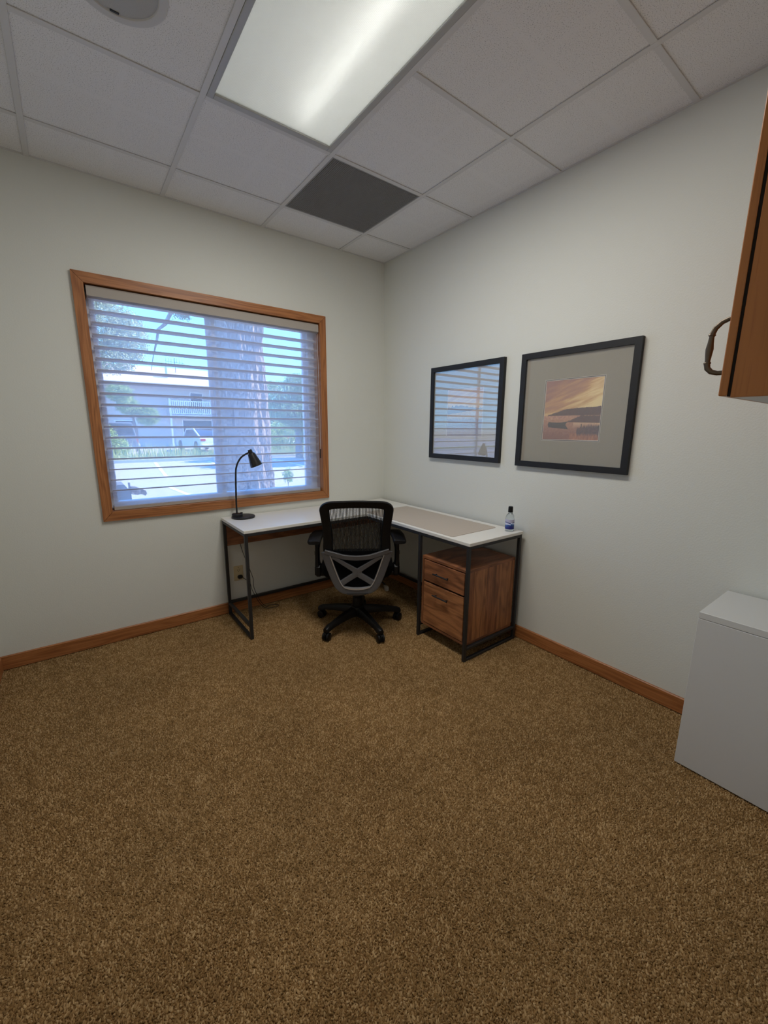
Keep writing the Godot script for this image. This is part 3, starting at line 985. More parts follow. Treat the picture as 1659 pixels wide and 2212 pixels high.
func build_chair() -> void:
	var o := thing("office_chair", Vector3(-0.7625, 0, 0.7233), "black mesh-back office chair with a grey X-shaped back brace, pushed in at the desk", "chair", "", -0.588)
	# backrest rim
	var half := [[0.0, 0.914, 0.046], [0.1, 0.911, 0.046], [0.165, 0.903, 0.05], [0.196, 0.882, 0.058], [0.197, 0.85, 0.058], [0.189, 0.79, 0.058], [0.183, 0.73, 0.058], [0.182, 0.67, 0.06], [0.184, 0.605, 0.062], [0.172, 0.52, 0.056], [0.14, 0.43, 0.054], [0.1, 0.37, 0.05], [0.05, 0.346, 0.046], [0.0, 0.342, 0.046]]
	var loop := []
	for h in half:
		loop.append(h)
	for i in range(half.size() - 2, 0, -1):
		loop.append([-half[i][0], half[i][1], half[i][2]])
	var g := Geo.new()
	strip(g, loop, 0.03, 0.0, 5, true)
	part("back_rim", g, M.black_plastic, o, 50.0)
	# vertical strands of the mesh
	g = Geo.new()
	var n := 41
	for i in n:
		var u := -0.176 + 0.352 * i / (n - 1)
		var a := absf(u)
		var ytop := 0.905 - 0.02 * pow(a / 0.18, 4.0)
		var ybot := 0.36 + 1.6 * maxf(0.0, a - 0.09)
		var rs := []
		for k in 15:
			var y := lerpf(ybot, ytop, k / 14.0)
			var sq := 1.0 - 0.1 * clampf((0.86 - y) / 0.3, 0.0, 1.0)
			var r := PackedVector3Array()
			for e in [[-0.5, 0.4], [0.5, 0.4], [0.5, -0.4], [-0.5, -0.4]]:
				var p := back_at(u * sq, y, 0.0)
				r.append(p + Vector3(e[0] * 0.0047, 0, e[1] * 0.002))
			rs.append(r)
		g.rings(rs)
	var ms := part("mesh_strands", g, M.strand, o)
	ms.set_meta("kind", "stuff")
	# padded lumbar panel behind the brace
	g = Geo.new()
	var rows := []
	for k in 11:
		var y := lerpf(0.36, 0.6, k / 10.0)
		var hw := lerpf(0.085, 0.19, smoothstep(0.36, 0.56, y))
		var r := PackedVector3Array()
		for i in 13:
			r.append(back_at(lerpf(-hw, hw, i / 12.0), y, 0.006))
		for i in 13:
			r.append(back_at(lerpf(hw, -hw, i / 12.0), y, -0.008))
		rows.append(r)
	g.rings(rows)
	part("lumbar_panel", g, M.black_fabric, o, 50.0)
	# grey brace
	var br := Node3D.new()
	br.name = "back_brace"
	o.add_child(br, true)
	var off := 0.026
	for s in [-1.0, 1.0]:
		g = Geo.new()
		strip(g, [[s * 0.2, 0.598, 0.058], [s * 0.186, 0.55, 0.056], [s * 0.166, 0.49, 0.055], [s * 0.142, 0.425, 0.054], [s * 0.118, 0.374, 0.05], [s * 0.088, 0.346, 0.04], [s * 0.055, 0.338, 0.034]], 0.016, off)
		part("side_rail", g, M.silver, br, 45.0)
		g = Geo.new()
		strip(g, [[s * 0.171, 0.575, 0.005], [s * 0.158, 0.54, 0.006], [s * 0.139, 0.482, 0.006], [s * 0.115, 0.42, 0.006], [s * 0.094, 0.381, 0.006], [s * 0.08, 0.369, 0.006]], 0.02, off + 0.003)
		part("inner_lip", g, M.chrome_lip, br, 45.0)
	g = Geo.new()
	strip(g, [[-0.205, 0.597, 0.03], [-0.15, 0.584, 0.032], [-0.08, 0.567, 0.032], [0.0, 0.561, 0.032], [0.08, 0.567, 0.032], [0.15, 0.585, 0.032], [0.205, 0.6, 0.03]], 0.016, off + 0.002)
	part("top_rail", g, M.silver, br, 45.0)
	g = Geo.new()
	strip(g, [[-0.085, 0.345, 0.036], [-0.045, 0.336, 0.04], [0.0, 0.333, 0.042], [0.045, 0.336, 0.04], [0.085, 0.345, 0.036]], 0.018, off)
	part("bottom_rail", g, M.silver, br, 45.0)
	g = Geo.new()
	strip(g, [[-0.08, 0.368, 0.009], [-0.04, 0.36, 0.011], [0.0, 0.358, 0.012], [0.04, 0.36, 0.011], [0.08, 0.368, 0.009]], 0.022, off + 0.004)
	part("chrome_lip", g, M.chrome_lip, br, 45.0)
	for s in [-1.0, 1.0]:
		g = Geo.new()
		strip(g, [[s * 0.158, 0.563, 0.014], [s * 0.125, 0.55, 0.028], [s * 0.07, 0.515, 0.03], [s * 0.0, 0.471, 0.034]], 0.014, off + 0.001)
		part("brace_arm", g, M.silver, br, 45.0)
		g = Geo.new()
		strip(g, [[s * 0.0, 0.458, 0.036], [s * 0.045, 0.43, 0.036], [s * 0.1, 0.392, 0.036]], 0.014, off + 0.001)
		part("brace_arm", g, M.silver, br, 45.0)
	g = Geo.new()
	strip(g, [[-0.03, 0.465, 0.02], [0.0, 0.465, 0.034], [0.03, 0.465, 0.02]], 0.013, off + 0.001)
	part("brace_hub", g, M.silver, br, 45.0)
	part("brace_neck", Geo.new().rings([ring4(0.07, 0.33, 0.31, 0.2, 0.25), ring4(0.06, 0.32, 0.34, 0.14, 0.18), ring4(0.05, 0.345, 0.375, 0.0, 0.02)]), M.black_plastic, br)
	# seat: cushion and pan
	g = Geo.new()
	rows = []
	for k in [[0.0, 0.405, 0.6], [0.02, 0.402, 0.93], [0.3, 0.402, 1.0], [0.62, 0.402, 1.0], [0.85, 0.402, 0.98]]:
		pass
	var seat_y := [[0.392, 0.86], [0.4, 0.94], [0.42, 0.985], [0.445, 1.0], [0.465, 0.985], [0.478, 0.93], [0.484, 0.8], [0.486, 0.45]]
	for q in seat_y:
		var r := PackedVector3Array()
		for i in 48:
			var an := TAU * i / 48.0
			var cx := signf(cos(an)) * pow(absf(cos(an)), 0.5)
			var cz := signf(sin(an)) * pow(absf(sin(an)), 0.5)
			r.append(Vector3(cx * 0.245 * q[1], q[0], -0.045 + cz * 0.235 * q[1]))
		rows.append(r)
	g.rings(rows)
	part("seat", g, M.black_fabric, o, 60.0)
	g = Geo.new()
	g.box(Vector3(0, 0.382, -0.03), Vector3(0.36, 0.024, 0.34), 0.01)
	g.box(Vector3(0, 0.355, -0.01), Vector3(0.15, 0.04, 0.22), 0.012)
	part("seat_pan", g, M.black_plastic, o)
	# arms
	for s in [-1.0, 1.0]:
		var a := Node3D.new()
		a.name = "arm"
		o.add_child(a, true)
		g = Geo.new()
		g.rings([oct(s * 0.285, 0.618, 0.075, 0.038, 0.012), oct(s * 0.286, 0.622, 0.06, 0.044, 0.018), oct(s * 0.284, 0.628, -0.06, 0.046, 0.019), oct(s * 0.272, 0.632, -0.16, 0.042, 0.018), oct(s * 0.262, 0.631, -0.19, 0.034, 0.012)])
		part("arm_pad", g, M.black_plastic, a, 55.0)
		g = Geo.new()
		var post := []
		for q in [[0.268, 0.61, 0.024, 0.03], [0.27, 0.585, 0.017, 0.034], [0.273, 0.55, 0.014, 0.034], [0.274, 0.47, 0.015, 0.036], [0.272, 0.44, 0.019, 0.037]]:
			var r := PackedVector3Array()
			for e in [[-1, -0.6], [-0.5, -1], [0.5, -1], [1, -0.6], [1, 0.6], [0.5, 1], [-0.5, 1], [-1, 0.6]]:
				r.append(Vector3(s * q[0] + e[0] * q[2], q[1], -0.01 + e[1] * q[3]))
			post.append(r)
		g.rings(post)
		part("arm_post", g, M.black_plastic, a, 50.0)
		g = Geo.new()
		g.box(Vector3(s * 0.266, 0.405, -0.01), Vector3(0.05, 0.082, 0.085), 0.014)
		g.box(Vector3(s * 0.21, 0.386, -0.01), Vector3(0.1, 0.036, 0.07), 0.01)
		part("arm_bracket", g, M.black_plastic, a)
		part("height_button", Geo.new().box(Vector3(s * 0.2905, 0.525, -0.01), Vector3(0.004, 0.026, 0.016), 0.0015), M.clear_plastic, a)
	# lift column, star base and castors
	part("gas_column", Geo.new().lathe([Vector2(0, 0.1), Vector2(0.036, 0.1), Vector2(0.036, 0.21), Vector2(0.031, 0.214), Vector2(0.027, 0.3), Vector2(0.024, 0.345), Vector2(0, 0.346)], Vector3.ZERO, 32), M.black_plastic, o)
	var base := Node3D.new()
	base.name = "star_base"
	o.add_child(base, true)
	part("hub", Geo.new().lathe([Vector2(0, 0.072), Vector2(0.03, 0.072), Vector2(0.05, 0.085), Vector2(0.052, 0.125), Vector2(0.046, 0.14), Vector2(0.038, 0.145), Vector2(0, 0.145)], Vector3.ZERO, 32), M.black_plastic, base)
	for k in 5:
		var an := deg_to_rad(60.5 + 72.0 * k)
		var d := Vector3(cos(an), 0, sin(an))
		var sd := Vector3(-sin(an), 0, cos(an))
		var rs := []
		for q in [[0.03, 0.112, 0.034, 0.03], [0.1, 0.112, 0.029, 0.024], [0.18, 0.103, 0.024, 0.02], [0.25, 0.09, 0.02, 0.017], [0.29, 0.08, 0.021, 0.018], [0.312, 0.073, 0.018, 0.014]]:
			var r := PackedVector3Array()
			for e in [[-1, -1], [1, -1], [1, 0.2], [0.55, 0.9], [-0.55, 0.9], [-1, 0.2]]:
				r.append(d * q[0] + sd * (e[0] * q[2]) + Vector3(0, q[1] + e[1] * q[3], 0))
			rs.append(r)
		part("spoke", Geo.new().rings(rs), M.black_plastic, base, 50.0)
		var cs := Node3D.new()
		cs.name = "castor"
		cs.position = d * 0.296
		cs.rotation.y = [0.3, -0.4, 1.0, 0.2, -0.7][k]
		base.add_child(cs, true)
		for s in [-1.0, 1.0]:
			part("wheel", Geo.new().lathe([Vector2(0, -0.009), Vector2(0.024, -0.009), Vector2(0.0275, -0.006), Vector2(0.0275, 0.006), Vector2(0.022, 0.0095), Vector2(0, 0.0105)], Vector3(s * 0.0145, 0.0275, 0.006), 28, Basis(Vector3(0, 0, 1), s * -PI / 2)), M.black_plastic, cs)
		part("hood", Geo.new().lathe([Vector2(0, -0.004), Vector2(0.02, -0.004), Vector2(0.0285, -0.002), Vector2(0.0285, 0.002), Vector2(0.02, 0.004), Vector2(0, 0.004)], Vector3(0, 0.029, 0.006), 28, Basis(Vector3(0, 0, 1), PI / 2)), M.black_plastic, cs)
		part("castor_stem", Geo.new().lathe([Vector2(0, 0.05), Vector2(0.011, 0.05), Vector2(0.011, 0.082), Vector2(0, 0.082)], Vector3(0, 0, -0.002), 14), M.black_metal, cs)
	# height lever with a clear paddle
	part("height_lever", Geo.new().tube([Vector3(0.07, 0.35, 0.0), Vector3(0.15, 0.335, 0.03), Vector3(0.19, 0.315, 0.06)], 0.005, 10), M.black_metal, o)
	part("lever_paddle", Geo.new().rings([oct(0.188, 0.312, 0.075, 0.012, 0.007), oct(0.195, 0.3, 0.085, 0.017, 0.014), oct(0.199, 0.289, 0.092, 0.012, 0.009)]), M.clear_plastic, o, 60.0)


func ring4(hw: float, y0: float, y1: float, z0: float, z1: float) -> PackedVector3Array:
	return PackedVector3Array([Vector3(-hw, y0, z1), Vector3(hw, y0, z1), Vector3(hw, y1, z0), Vector3(-hw, y1, z0)])


func oct(x: float, y: float, z: float, hw: float, hh: float) -> PackedVector3Array:      # a flattened ring across z
	var r := PackedVector3Array()
	for i in 12:
		var a := TAU * i / 12.0
		r.append(Vector3(x + signf(cos(a)) * pow(absf(cos(a)), 0.55) * hw, y + signf(sin(a)) * pow(absf(sin(a)), 0.55) * hh, z))
	return r


# ------------------------------------------------------------------ pictures
func build_pictures() -> void:
	var im := sunset_print()
	picture(0.955, 1.475, im[0], "black-framed picture nearest the room corner, its glass mirroring the window blinds", "framed pictures on the right wall")
	picture(1.744, 1.4705, im[1], "black-framed sunset picture of a moored boat, the one farther from the window", "framed pictures on the right wall")


func picture(z: float, y: float, im: Image, label: String, group: String) -> void:
	var o := thing("framed_picture", Vector3(0, y, z), label, "picture", group)
	var h := 0.331
	var f := 0.033
	var t := 0.024
	# four mitred mouldings, seen face on along -x
	var turn := Basis(Vector3(0, 0, 1), Vector3(0, 1, 0), Vector3(-1, 0, 0))
	var a := [Vector2(-h, h), Vector2(h, h), Vector2(h, -h), Vector2(-h, -h)]
	for k in 4:
		var l := (k + 1) % 4
		var i0: Vector2 = a[k] * ((h - f) / h)
		var i1: Vector2 = a[l] * ((h - f) / h)
		part("frame_moulding", Geo.new().prism(PackedVector2Array([a[k], a[l], i1, i0]), t, Vector3(-t * 0.5 - 0.002, 0, 0), turn), M.frame, o, 10.0)
	block("backing", Vector3(-0.006, -h + f, -h + f), Vector3(-0.002, h - f, h - f), M.mat_board, o)
	var g := Geo.new()
	var p := 0.17
	# mat board with a square opening, then its dark inner line and pale core
	for r in [[-h + f, p, h - f, h - f], [-h + f, -h + f, h - f, -p], [-h + f, -p, -p, p], [p, -p, h - f, p]]:
		g.box(Vector3(-0.0085, (r[1] + r[3]) * 0.5, (r[0] + r[2]) * 0.5), Vector3(0.003, r[3] - r[1], r[2] - r[0]))
	part("mat_board", g, M.mat_board, o, 10.0)
	for lip in [[0.1712, 0.17, -0.0092, M.mat_core], [0.17, 0.1658, -0.0081, M.mat_lip], [0.1658, 0.1636, -0.0078, M.mat_core]]:
		g = Geo.new()
		var q: float = (lip[0] + lip[1]) * 0.5
		var wd: float = lip[0] - lip[1]
		for s in [-1.0, 1.0]:
			g.box(Vector3(lip[2], s * q, 0), Vector3(0.002, wd, lip[0] * 2))
			g.box(Vector3(lip[2], 0, s * q), Vector3(0.002, lip[1] * 2, wd))
		part("mat_line", g, lip[3], o, 10.0)
	var pm := mat(Color.WHITE, 0.7, 0.0, 0.3)
	pm.albedo_texture = ImageTexture.create_from_image(im)
	var e := 0.1638
	quad("print", Vector3(-0.0068, e, -e), Vector3(-0.0068, e, e), Vector3(-0.0068, -e, e), Vector3(-0.0068, -e, -e), pm, o)
	block("glass", Vector3(-0.0165, -h + f, -h + f), Vector3(-0.0145, h - f, h - f), M.picture_glass if z < 1.2 else M.picture_glass2, o)


func sunset_print() -> Array:
	var out := []
	for v in 2:
		var n := 384
		var im := Image.create(n, n, false, Image.FORMAT_RGB8)
		var cl := noise(300 + v, 0.008, 4)
		var fine := noise(310 + v, 0.05, 3)
		var hill := noise(320 + v, 0.03, 3)
		for py in n:
			for px in n:
				var x := px / float(n - 1)
				var y := py / float(n - 1)
				# sky: mauve to gold, with streaks rising to the right
				var s := 1.0 * cl.get_noise_2d((px - py * 0.4) * 0.5, (py + px * 0.36) * 3.4)
				var warm := clampf(0.08 + 0.8 * y * 1.4 + 0.5 * x + 0.42 * s - 0.28 * (1.0 - x), 0.0, 1.0)
				var c := rgb(158, 106, 94).lerp(rgb(212, 164, 106), clampf(warm * 1.5, 0, 1)).lerp(rgb(250, 230, 170), clampf(warm * 1.9 - 1.0, 0, 1))
				if v == 0:
					c = rgb(176, 130, 120).lerp(rgb(226, 190, 130), clampf(0.4 + y * 1.5 + 0.6 * s, 0, 1))
				var rough := fine.get_noise_2d(px, py)
				var horizon := 0.575
				if v == 1:
					var top := 0.575 - 0.075 * smoothstep(0.06, 0.5, x) - 0.045 * x + 0.012 * hill.get_noise_1d(px * 3.0)
					if x < 0.08:
						top = 0.58
					if y > horizon + 0.02:      # water
						c = rgb(196, 146, 112).lerp(rgb(132, 78, 70), clampf((y - 0.62) * 2.6 + 0.3 * rough + 0.2 * (0.5 - x), 0, 1))
						if y < 0.66:
							c = rgb(178, 122, 108).lerp(rgb(206, 158, 120), clampf(0.5 + rough, 0, 1))
					if y > top and y < horizon + 0.02 and x > 0.075:
						c = rgb(92, 54, 50).lerp(rgb(72, 42, 44), clampf(0.5 + rough * 1.4, 0, 1))
					var spit := 0.69 + 0.03 * x
					if x > 0.4 and y < spit and y > spit - 0.115 * clampf((x - 0.42) / 0.26, 0.0, 1.0) - 0.012 * hill.get_noise_1d(px * 2.0 + 300.0):
						c = rgb(78, 44, 44).lerp(rgb(98, 58, 52), clampf(0.5 + rough * 1.5, 0, 1))
					if x > 0.55 and y > 0.69 + 0.03 * x and y < 0.79:
						c = c.lerp(rgb(226, 190, 150), clampf(0.7 - absf(y - 0.73) * 9.0, 0, 1))
					# boat: flat hull with raised ends and its reflection
					var bt := 0.695 + 0.012 * sin((x - 0.1) / 0.32 * PI)
					if x > 0.1 + absf(y - 0.745) * 0.35 - 0.02 and x < 0.43 - (0.055 - absf(y - 0.745)) * 0.7 + 0.02 and y > bt + 0.004 and y < 0.79 + 0.03 * (x - 0.1) / 0.32:
						c = rgb(46, 32, 36)
					# reeds in the lower right corner
					var reed := 0.785 - 0.025 * sin(x * 9.0) + 0.06 * fine.get_noise_1d(px * 9.0)
					if x > 0.62 and y > reed and y < 0.915 + 0.05 * fine.get_noise_1d(px * 7.0 + 900.0):
						c = rgb(74, 50, 62).lerp(rgb(104, 66, 70), clampf(0.4 + rough, 0, 1))
					elif x > 0.5 and y >= 0.88:
						c = rgb(146, 88, 70).lerp(rgb(188, 122, 88), clampf(0.5 + 1.2 * fine.get_noise_2d(px * 2.0, py * 0.4), 0, 1))
					if (absf(x - 0.695) < 0.008 and y > 0.735 and y < 0.8) or (absf(x - 0.985) < 0.012 and y > 0.76 and y < 0.84):
						c = rgb(58, 40, 46)
				else:
					var m1 := 0.38 - 0.03 * sin(x * 5.0) + 0.03 * hill.get_noise_1d(px * 2.0)
					if y > m1:
						c = rgb(74, 78, 112).lerp(rgb(92, 90, 120), clampf(0.5 + rough, 0, 1))
					var dune := 0.53 - 0.1 * x + 0.02 * hill.get_noise_1d(px + 500.0)
					if y > dune:
						c = rgb(206, 178, 134).lerp(rgb(186, 150, 120), clampf(0.5 + rough, 0, 1))
					if y > 0.63 + 0.05 * fine.get_noise_1d(px * 5.0):
						c = rgb(128, 96, 106).lerp(rgb(92, 78, 104), clampf((y - 0.63) * 3.0 + rough, 0, 1))
				im.set_pixel(px, py, c)
		out.append(im)
	return out


# ------------------------------------------------------------------ cabinets at the right
func build_cabinets() -> void:
	var o := thing("low_cabinet", Vector3(-0.19, 0, 2.82), "plain white low cabinet against the right wall, at the right edge", "cabinet")
	var q := Vector3(0.19, 0, -2.82)
	var x0 := -0.376
	var x1 := -0.016
	var z0 := 2.545
	var z1 := 3.08
	var y1 := 0.676
	block("top_board", Vector3(x0, y1 - 0.026, z0) + q, Vector3(x1, y1, z1) + q, M.white_board, o, 0.0015)
	block("front_panel", Vector3(x0, 0.004, z0) + q, Vector3(x0 + 0.018, y1 - 0.0275, z1) + q, M.white_board, o, 0.0012)
	for z in [z0, z1 - 0.018]:
		block("side_panel", Vector3(x0 + 0.0185, 0.0, z) + q, Vector3(x1, y1 - 0.0265, z + 0.018) + q, M.white_board, o, 0.001)
	block("bottom_board", Vector3(x0 + 0.0185, 0.04, z0 + 0.018) + q, Vector3(x1, 0.058, z1 - 0.018) + q, M.white_board, o)
	block("back_panel", Vector3(x1 - 0.006, 0.058, z0 + 0.018) + q, Vector3(x1, y1 - 0.0265, z1 - 0.018) + q, M.white_board, o)

	# wall cabinet on the near wall: seen are the edge of its door, the shadow gap and its side
	var w := thing("wall_cabinet", Vector3(-0.65, 1.42, ZN), "orange-brown wooden wall cabinet with a bronze door pull, at the right edge", "cabinet")
	q = Vector3(0.65, -1.42, -ZN)
	var b0 := 1.4225
	var b1 := 2.2
	var sx := -1.291
	var d0 := 2.737
	block("side_panel", Vector3(sx, b0, d0 + 0.018) + q, Vector3(sx + 0.018, b1, ZN) + q, M.maple_v, w, 0.001)
	block("side_panel", Vector3(-0.03, b0, d0 + 0.018) + q, Vector3(-0.012, b1, ZN) + q, M.maple_v, w, 0.001)
	block("bottom_board", Vector3(sx + 0.018, b0 + 0.0005, d0 + 0.018) + q, Vector3(-0.03, b0 + 0.018, ZN) + q, M.white_board, w)
	block("top_board", Vector3(sx + 0.018, b1 - 0.018, d0 + 0.018) + q, Vector3(-0.03, b1, ZN) + q, M.white_board, w)
	block("back_panel", Vector3(sx + 0.018, b0 + 0.018, ZN - 0.006) + q, Vector3(-0.03, b1 - 0.018, ZN) + q, M.white_board, w)
	block("bumper_strip", Vector3(sx + 0.004, b0 + 0.002, d0 + 0.0125) + q, Vector3(-0.034, b1 - 0.002, d0 + 0.018) + q, M.gap, w)
	for k in 2:
		var xa := sx if k == 0 else -0.65
		var xb := -0.653 if k == 0 else -0.012
		var dn := Node3D.new()
		dn.name = "door"
		dn.position = Vector3(xa, b0, d0) + q
		w.add_child(dn, true)
		block("door_panel", Vector3(0, 0.003, 0), Vector3(xb - xa, b1 - b0, 0.0125), M.maple_v, dn, 0.0015)
		var hx := 0.042 if k == 0 else xb - xa - 0.042
		var hg := Geo.new()
		var path := [Vector3(hx, 0.143, 0.0), Vector3(hx, 0.143, -0.012), Vector3(hx, 0.139, -0.022), Vector3(hx, 0.13, -0.031), Vector3(hx, 0.121, -0.0345), Vector3(hx, 0.118, -0.035), Vector3(hx, 0.115, -0.0352), Vector3(hx, 0.104, -0.0355), Vector3(hx, 0.093, -0.0358), Vector3(hx, 0.082, -0.036), Vector3(hx, 0.071, -0.036), Vector3(hx, 0.068, -0.036), Vector3(hx, 0.065, -0.036), Vector3(hx, 0.058, -0.0345), Vector3(hx, 0.051, -0.028), Vector3(hx, 0.048, -0.018), Vector3(hx, 0.048, -0.006), Vector3(hx, 0.048, 0.0)]
		hg.tube(path, [0.0066, 0.0042, 0.0042, 0.0046, 0.0048, 0.0062, 0.0042, 0.005, 0.0064, 0.0054, 0.0042, 0.0062, 0.005, 0.005, 0.0046, 0.0042, 0.0042, 0.0066], 14)
		part("door_pull", hg, M.pewter, dn, 50.0)


# ------------------------------------------------------------------ outside
func foliage(parent: Node, blobs: Array, count: int, leaf: float, dark: Color, light: Color, s: int) -> void:
	var rng := RandomNumberGenerator.new()
	rng.seed = s
	var st := SurfaceTool.new()
	st.begin(Mesh.PRIMITIVE_TRIANGLES)
	for i in 7:
		var b := Basis.from_euler(Vector3(rng.randf_range(-1.4, 1.4), rng.randf() * TAU, rng.randf_range(-0.8, 0.8)))
		var c := Vector3(rng.randf_range(-1, 1), rng.randf_range(-1, 1), rng.randf_range(-1, 1)) * 0.8
		var pts := [Vector3(-0.42, 0, 0), Vector3(0, 0.06, 0.2), Vector3(0.42, 0, 0), Vector3(0, 0.06, -0.2)]
		for k in [0, 1, 2, 0, 2, 3]:
			st.add_vertex(c + b * pts[k])
	st.generate_normals()
	var mm := MultiMesh.new()
	mm.transform_format = MultiMesh.TRANSFORM_3D
	mm.use_colors = true
	mm.mesh = st.commit()
	mm.instance_count = count
	var vol := 0.0
	for b in blobs:
		vol += pow(b[1].x * b[1].y * b[1].z, 0.67)
	var i := 0
	for b in blobs:
		var m := int(round(count * pow(b[1].x * b[1].y * b[1].z, 0.67) / vol))
		if b == blobs[-1]:
			m = count - i
		for k in m:
			if i >= count:
				break
			var d := Vector3(rng.randfn(), rng.randfn(), rng.randfn()).normalized() * pow(rng.randf(), 0.22)
			var p: Vector3 = b[0] + d * b[1] * rng.randf_range(0.82, 1.08)
			var sc := leaf * rng.randf_range(0.6, 1.4)
			mm.set_instance_transform(i, Transform3D(Basis.from_euler(Vector3(rng.randf() * TAU, rng.randf() * TAU, rng.randf() * TAU)).scaled(Vector3.ONE * sc), p))
			mm.set_instance_color(i, dark.lerp(light, rng.randf()))
			i += 1
	var o := MultiMeshInstance3D.new()
	o.name = "foliage"
	o.multimesh = mm
	o.material_override = M.leaf
	o.set_meta("kind", "stuff")
	parent.add_child(o, true)


func lin(r: float, g: float, b: float) -> Color:
	return rgb(r, g, b).srgb_to_linear()


func trunk(parent: Node, path: Array, radii: Array, rough: float, sides: int, s: int) -> void:
	var c := Curve3D.new()
	for i in path.size():
		var tg: Vector3 = (path[mini(i + 1, path.size() - 1)] - path[maxi(i - 1, 0)]) / 6.0
		c.add_point(path[i], -tg, tg)
	var L := c.get_baked_length()
	var n := int(clampf(L / 0.06, 6, 90)) if rough > 0.01 else path.size() * 3
	var nz := noise(s, 1.0, 3)
	var rs := []
	for i in n + 1:
		var f := float(i) / n
		var p := c.sample_baked(f * L)
		var rr := f * (radii.size() - 1)
		var r: float = lerpf(radii[int(rr)], radii[mini(int(rr) + 1, radii.size() - 1)], rr - int(rr))
		var ring := PackedVector3Array()
		var d := (c.sample_baked(minf(L, f * L + 0.05)) - c.sample_baked(maxf(0, f * L - 0.05))).normalized()
		var x := d.cross(Vector3(0, 0, 1)).normalized()
		var z := x.cross(d).normalized()
		for k in sides:
			var a := TAU * k / sides
			var q := 1.0 + rough * (1.3 * nz.get_noise_3d(cos(a) * 4.5, sin(a) * 4.5, p.y * 0.9) + 0.7 * nz.get_noise_3d(cos(a) * 11.0, sin(a) * 11.0, p.y * 2.4 + 40.0))
			ring.append(p + (x * cos(a) + z * sin(a)) * r * q)
		rs.append(ring)
	var g := Geo.new()
	g.rings(rs)
	part("trunk", g, M.bark, parent, 50.0)


func car(label: String, at: Vector3, turn: float, paint: Material, tall: bool) -> void:
	var o := thing("parked_truck" if tall else "parked_car", at, label, "truck" if tall else "car", "", turn)
	# length along x, front at -x; body profile pulled across z
	var poly := PackedVector2Array([Vector2(-2.2, 0.3), Vector2(-2.25, 0.62), Vector2(-2.1, 0.78), Vector2(-1.1, 0.9), Vector2(1.6, 0.95), Vector2(2.1, 0.92), Vector2(2.2, 0.6), Vector2(2.15, 0.3)])
	var cab := PackedVector2Array([Vector2(-1.1, 0.9), Vector2(-0.45, 1.38), Vector2(0.75, 1.42), Vector2(1.7, 0.94)])
	if tall:
		poly = PackedVector2Array([Vector2(-2.4, 0.42), Vector2(-2.45, 0.95), Vector2(-1.3, 1.08), Vector2(2.4, 1.06), Vector2(2.42, 0.45)])
		cab = PackedVector2Array([Vector2(-1.3, 1.06), Vector2(-0.75, 1.72), Vector2(2.25, 1.7), Vector2(2.38, 1.05)])
	part("body", Geo.new().prism(poly, 1.76), paint, o, 30.0)
	part("cabin", Geo.new().prism(cab, 1.5), M.dark_glass, o, 30.0)
	var g := Geo.new()
	for s in [-1.0, 1.0]:
		for k in range(cab.size() - 1):
			var a := cab[k]
			var b := cab[k + 1]
			g.tube([Vector3(a.x, a.y, s * 0.74), Vector3(b.x, b.y, s * 0.74)], 0.05, 8)
	g.box(Vector3((cab[1].x + cab[2].x) * 0.5, cab[1].y + 0.02, 0), Vector3(absf(cab[2].x - cab[1].x), 0.06, 1.5), 0.02)
	part("roof", g, paint, o)
	for x in [-1.4, 1.4]:
		for s in [-1.0, 1.0]:
			part("wheel", Geo.new().lathe([Vector2(0, -0.1), Vector2(0.3, -0.1), Vector2(0.34, -0.06), Vector2(0.34, 0.06), Vector2(0.3, 0.1), Vector2(0, 0.1)], Vector3(x, 0.34, s * 0.82), 20, Basis(Vector3.RIGHT, PI / 2)), M.rubber, o)
	for s in [-1.0, 1.0]:
		part("tail_light", Geo.new().box(Vector3(2.18 if not tall else 2.42, 0.76 if not tall else 0.86, s * 0.72), Vector3(0.06, 0.14 if not tall else 0.34, 0.3 if not tall else 0.14), 0.02), M.tail, o)
	part("bumper", Geo.new().box(Vector3(2.24 if not tall else 2.5, 0.42 if not tall else 0.52, 0), Vector3(0.12, 0.2, 1.7), 0.04), paint if not tall else M.car_silver, o)
	part("number_plate", Geo.new().box(Vector3(2.31 if not tall else 2.575, 0.5 if not tall else 0.56, 0), Vector3(0.012, 0.14, 0.32), 0.003), M.deck_white, o)


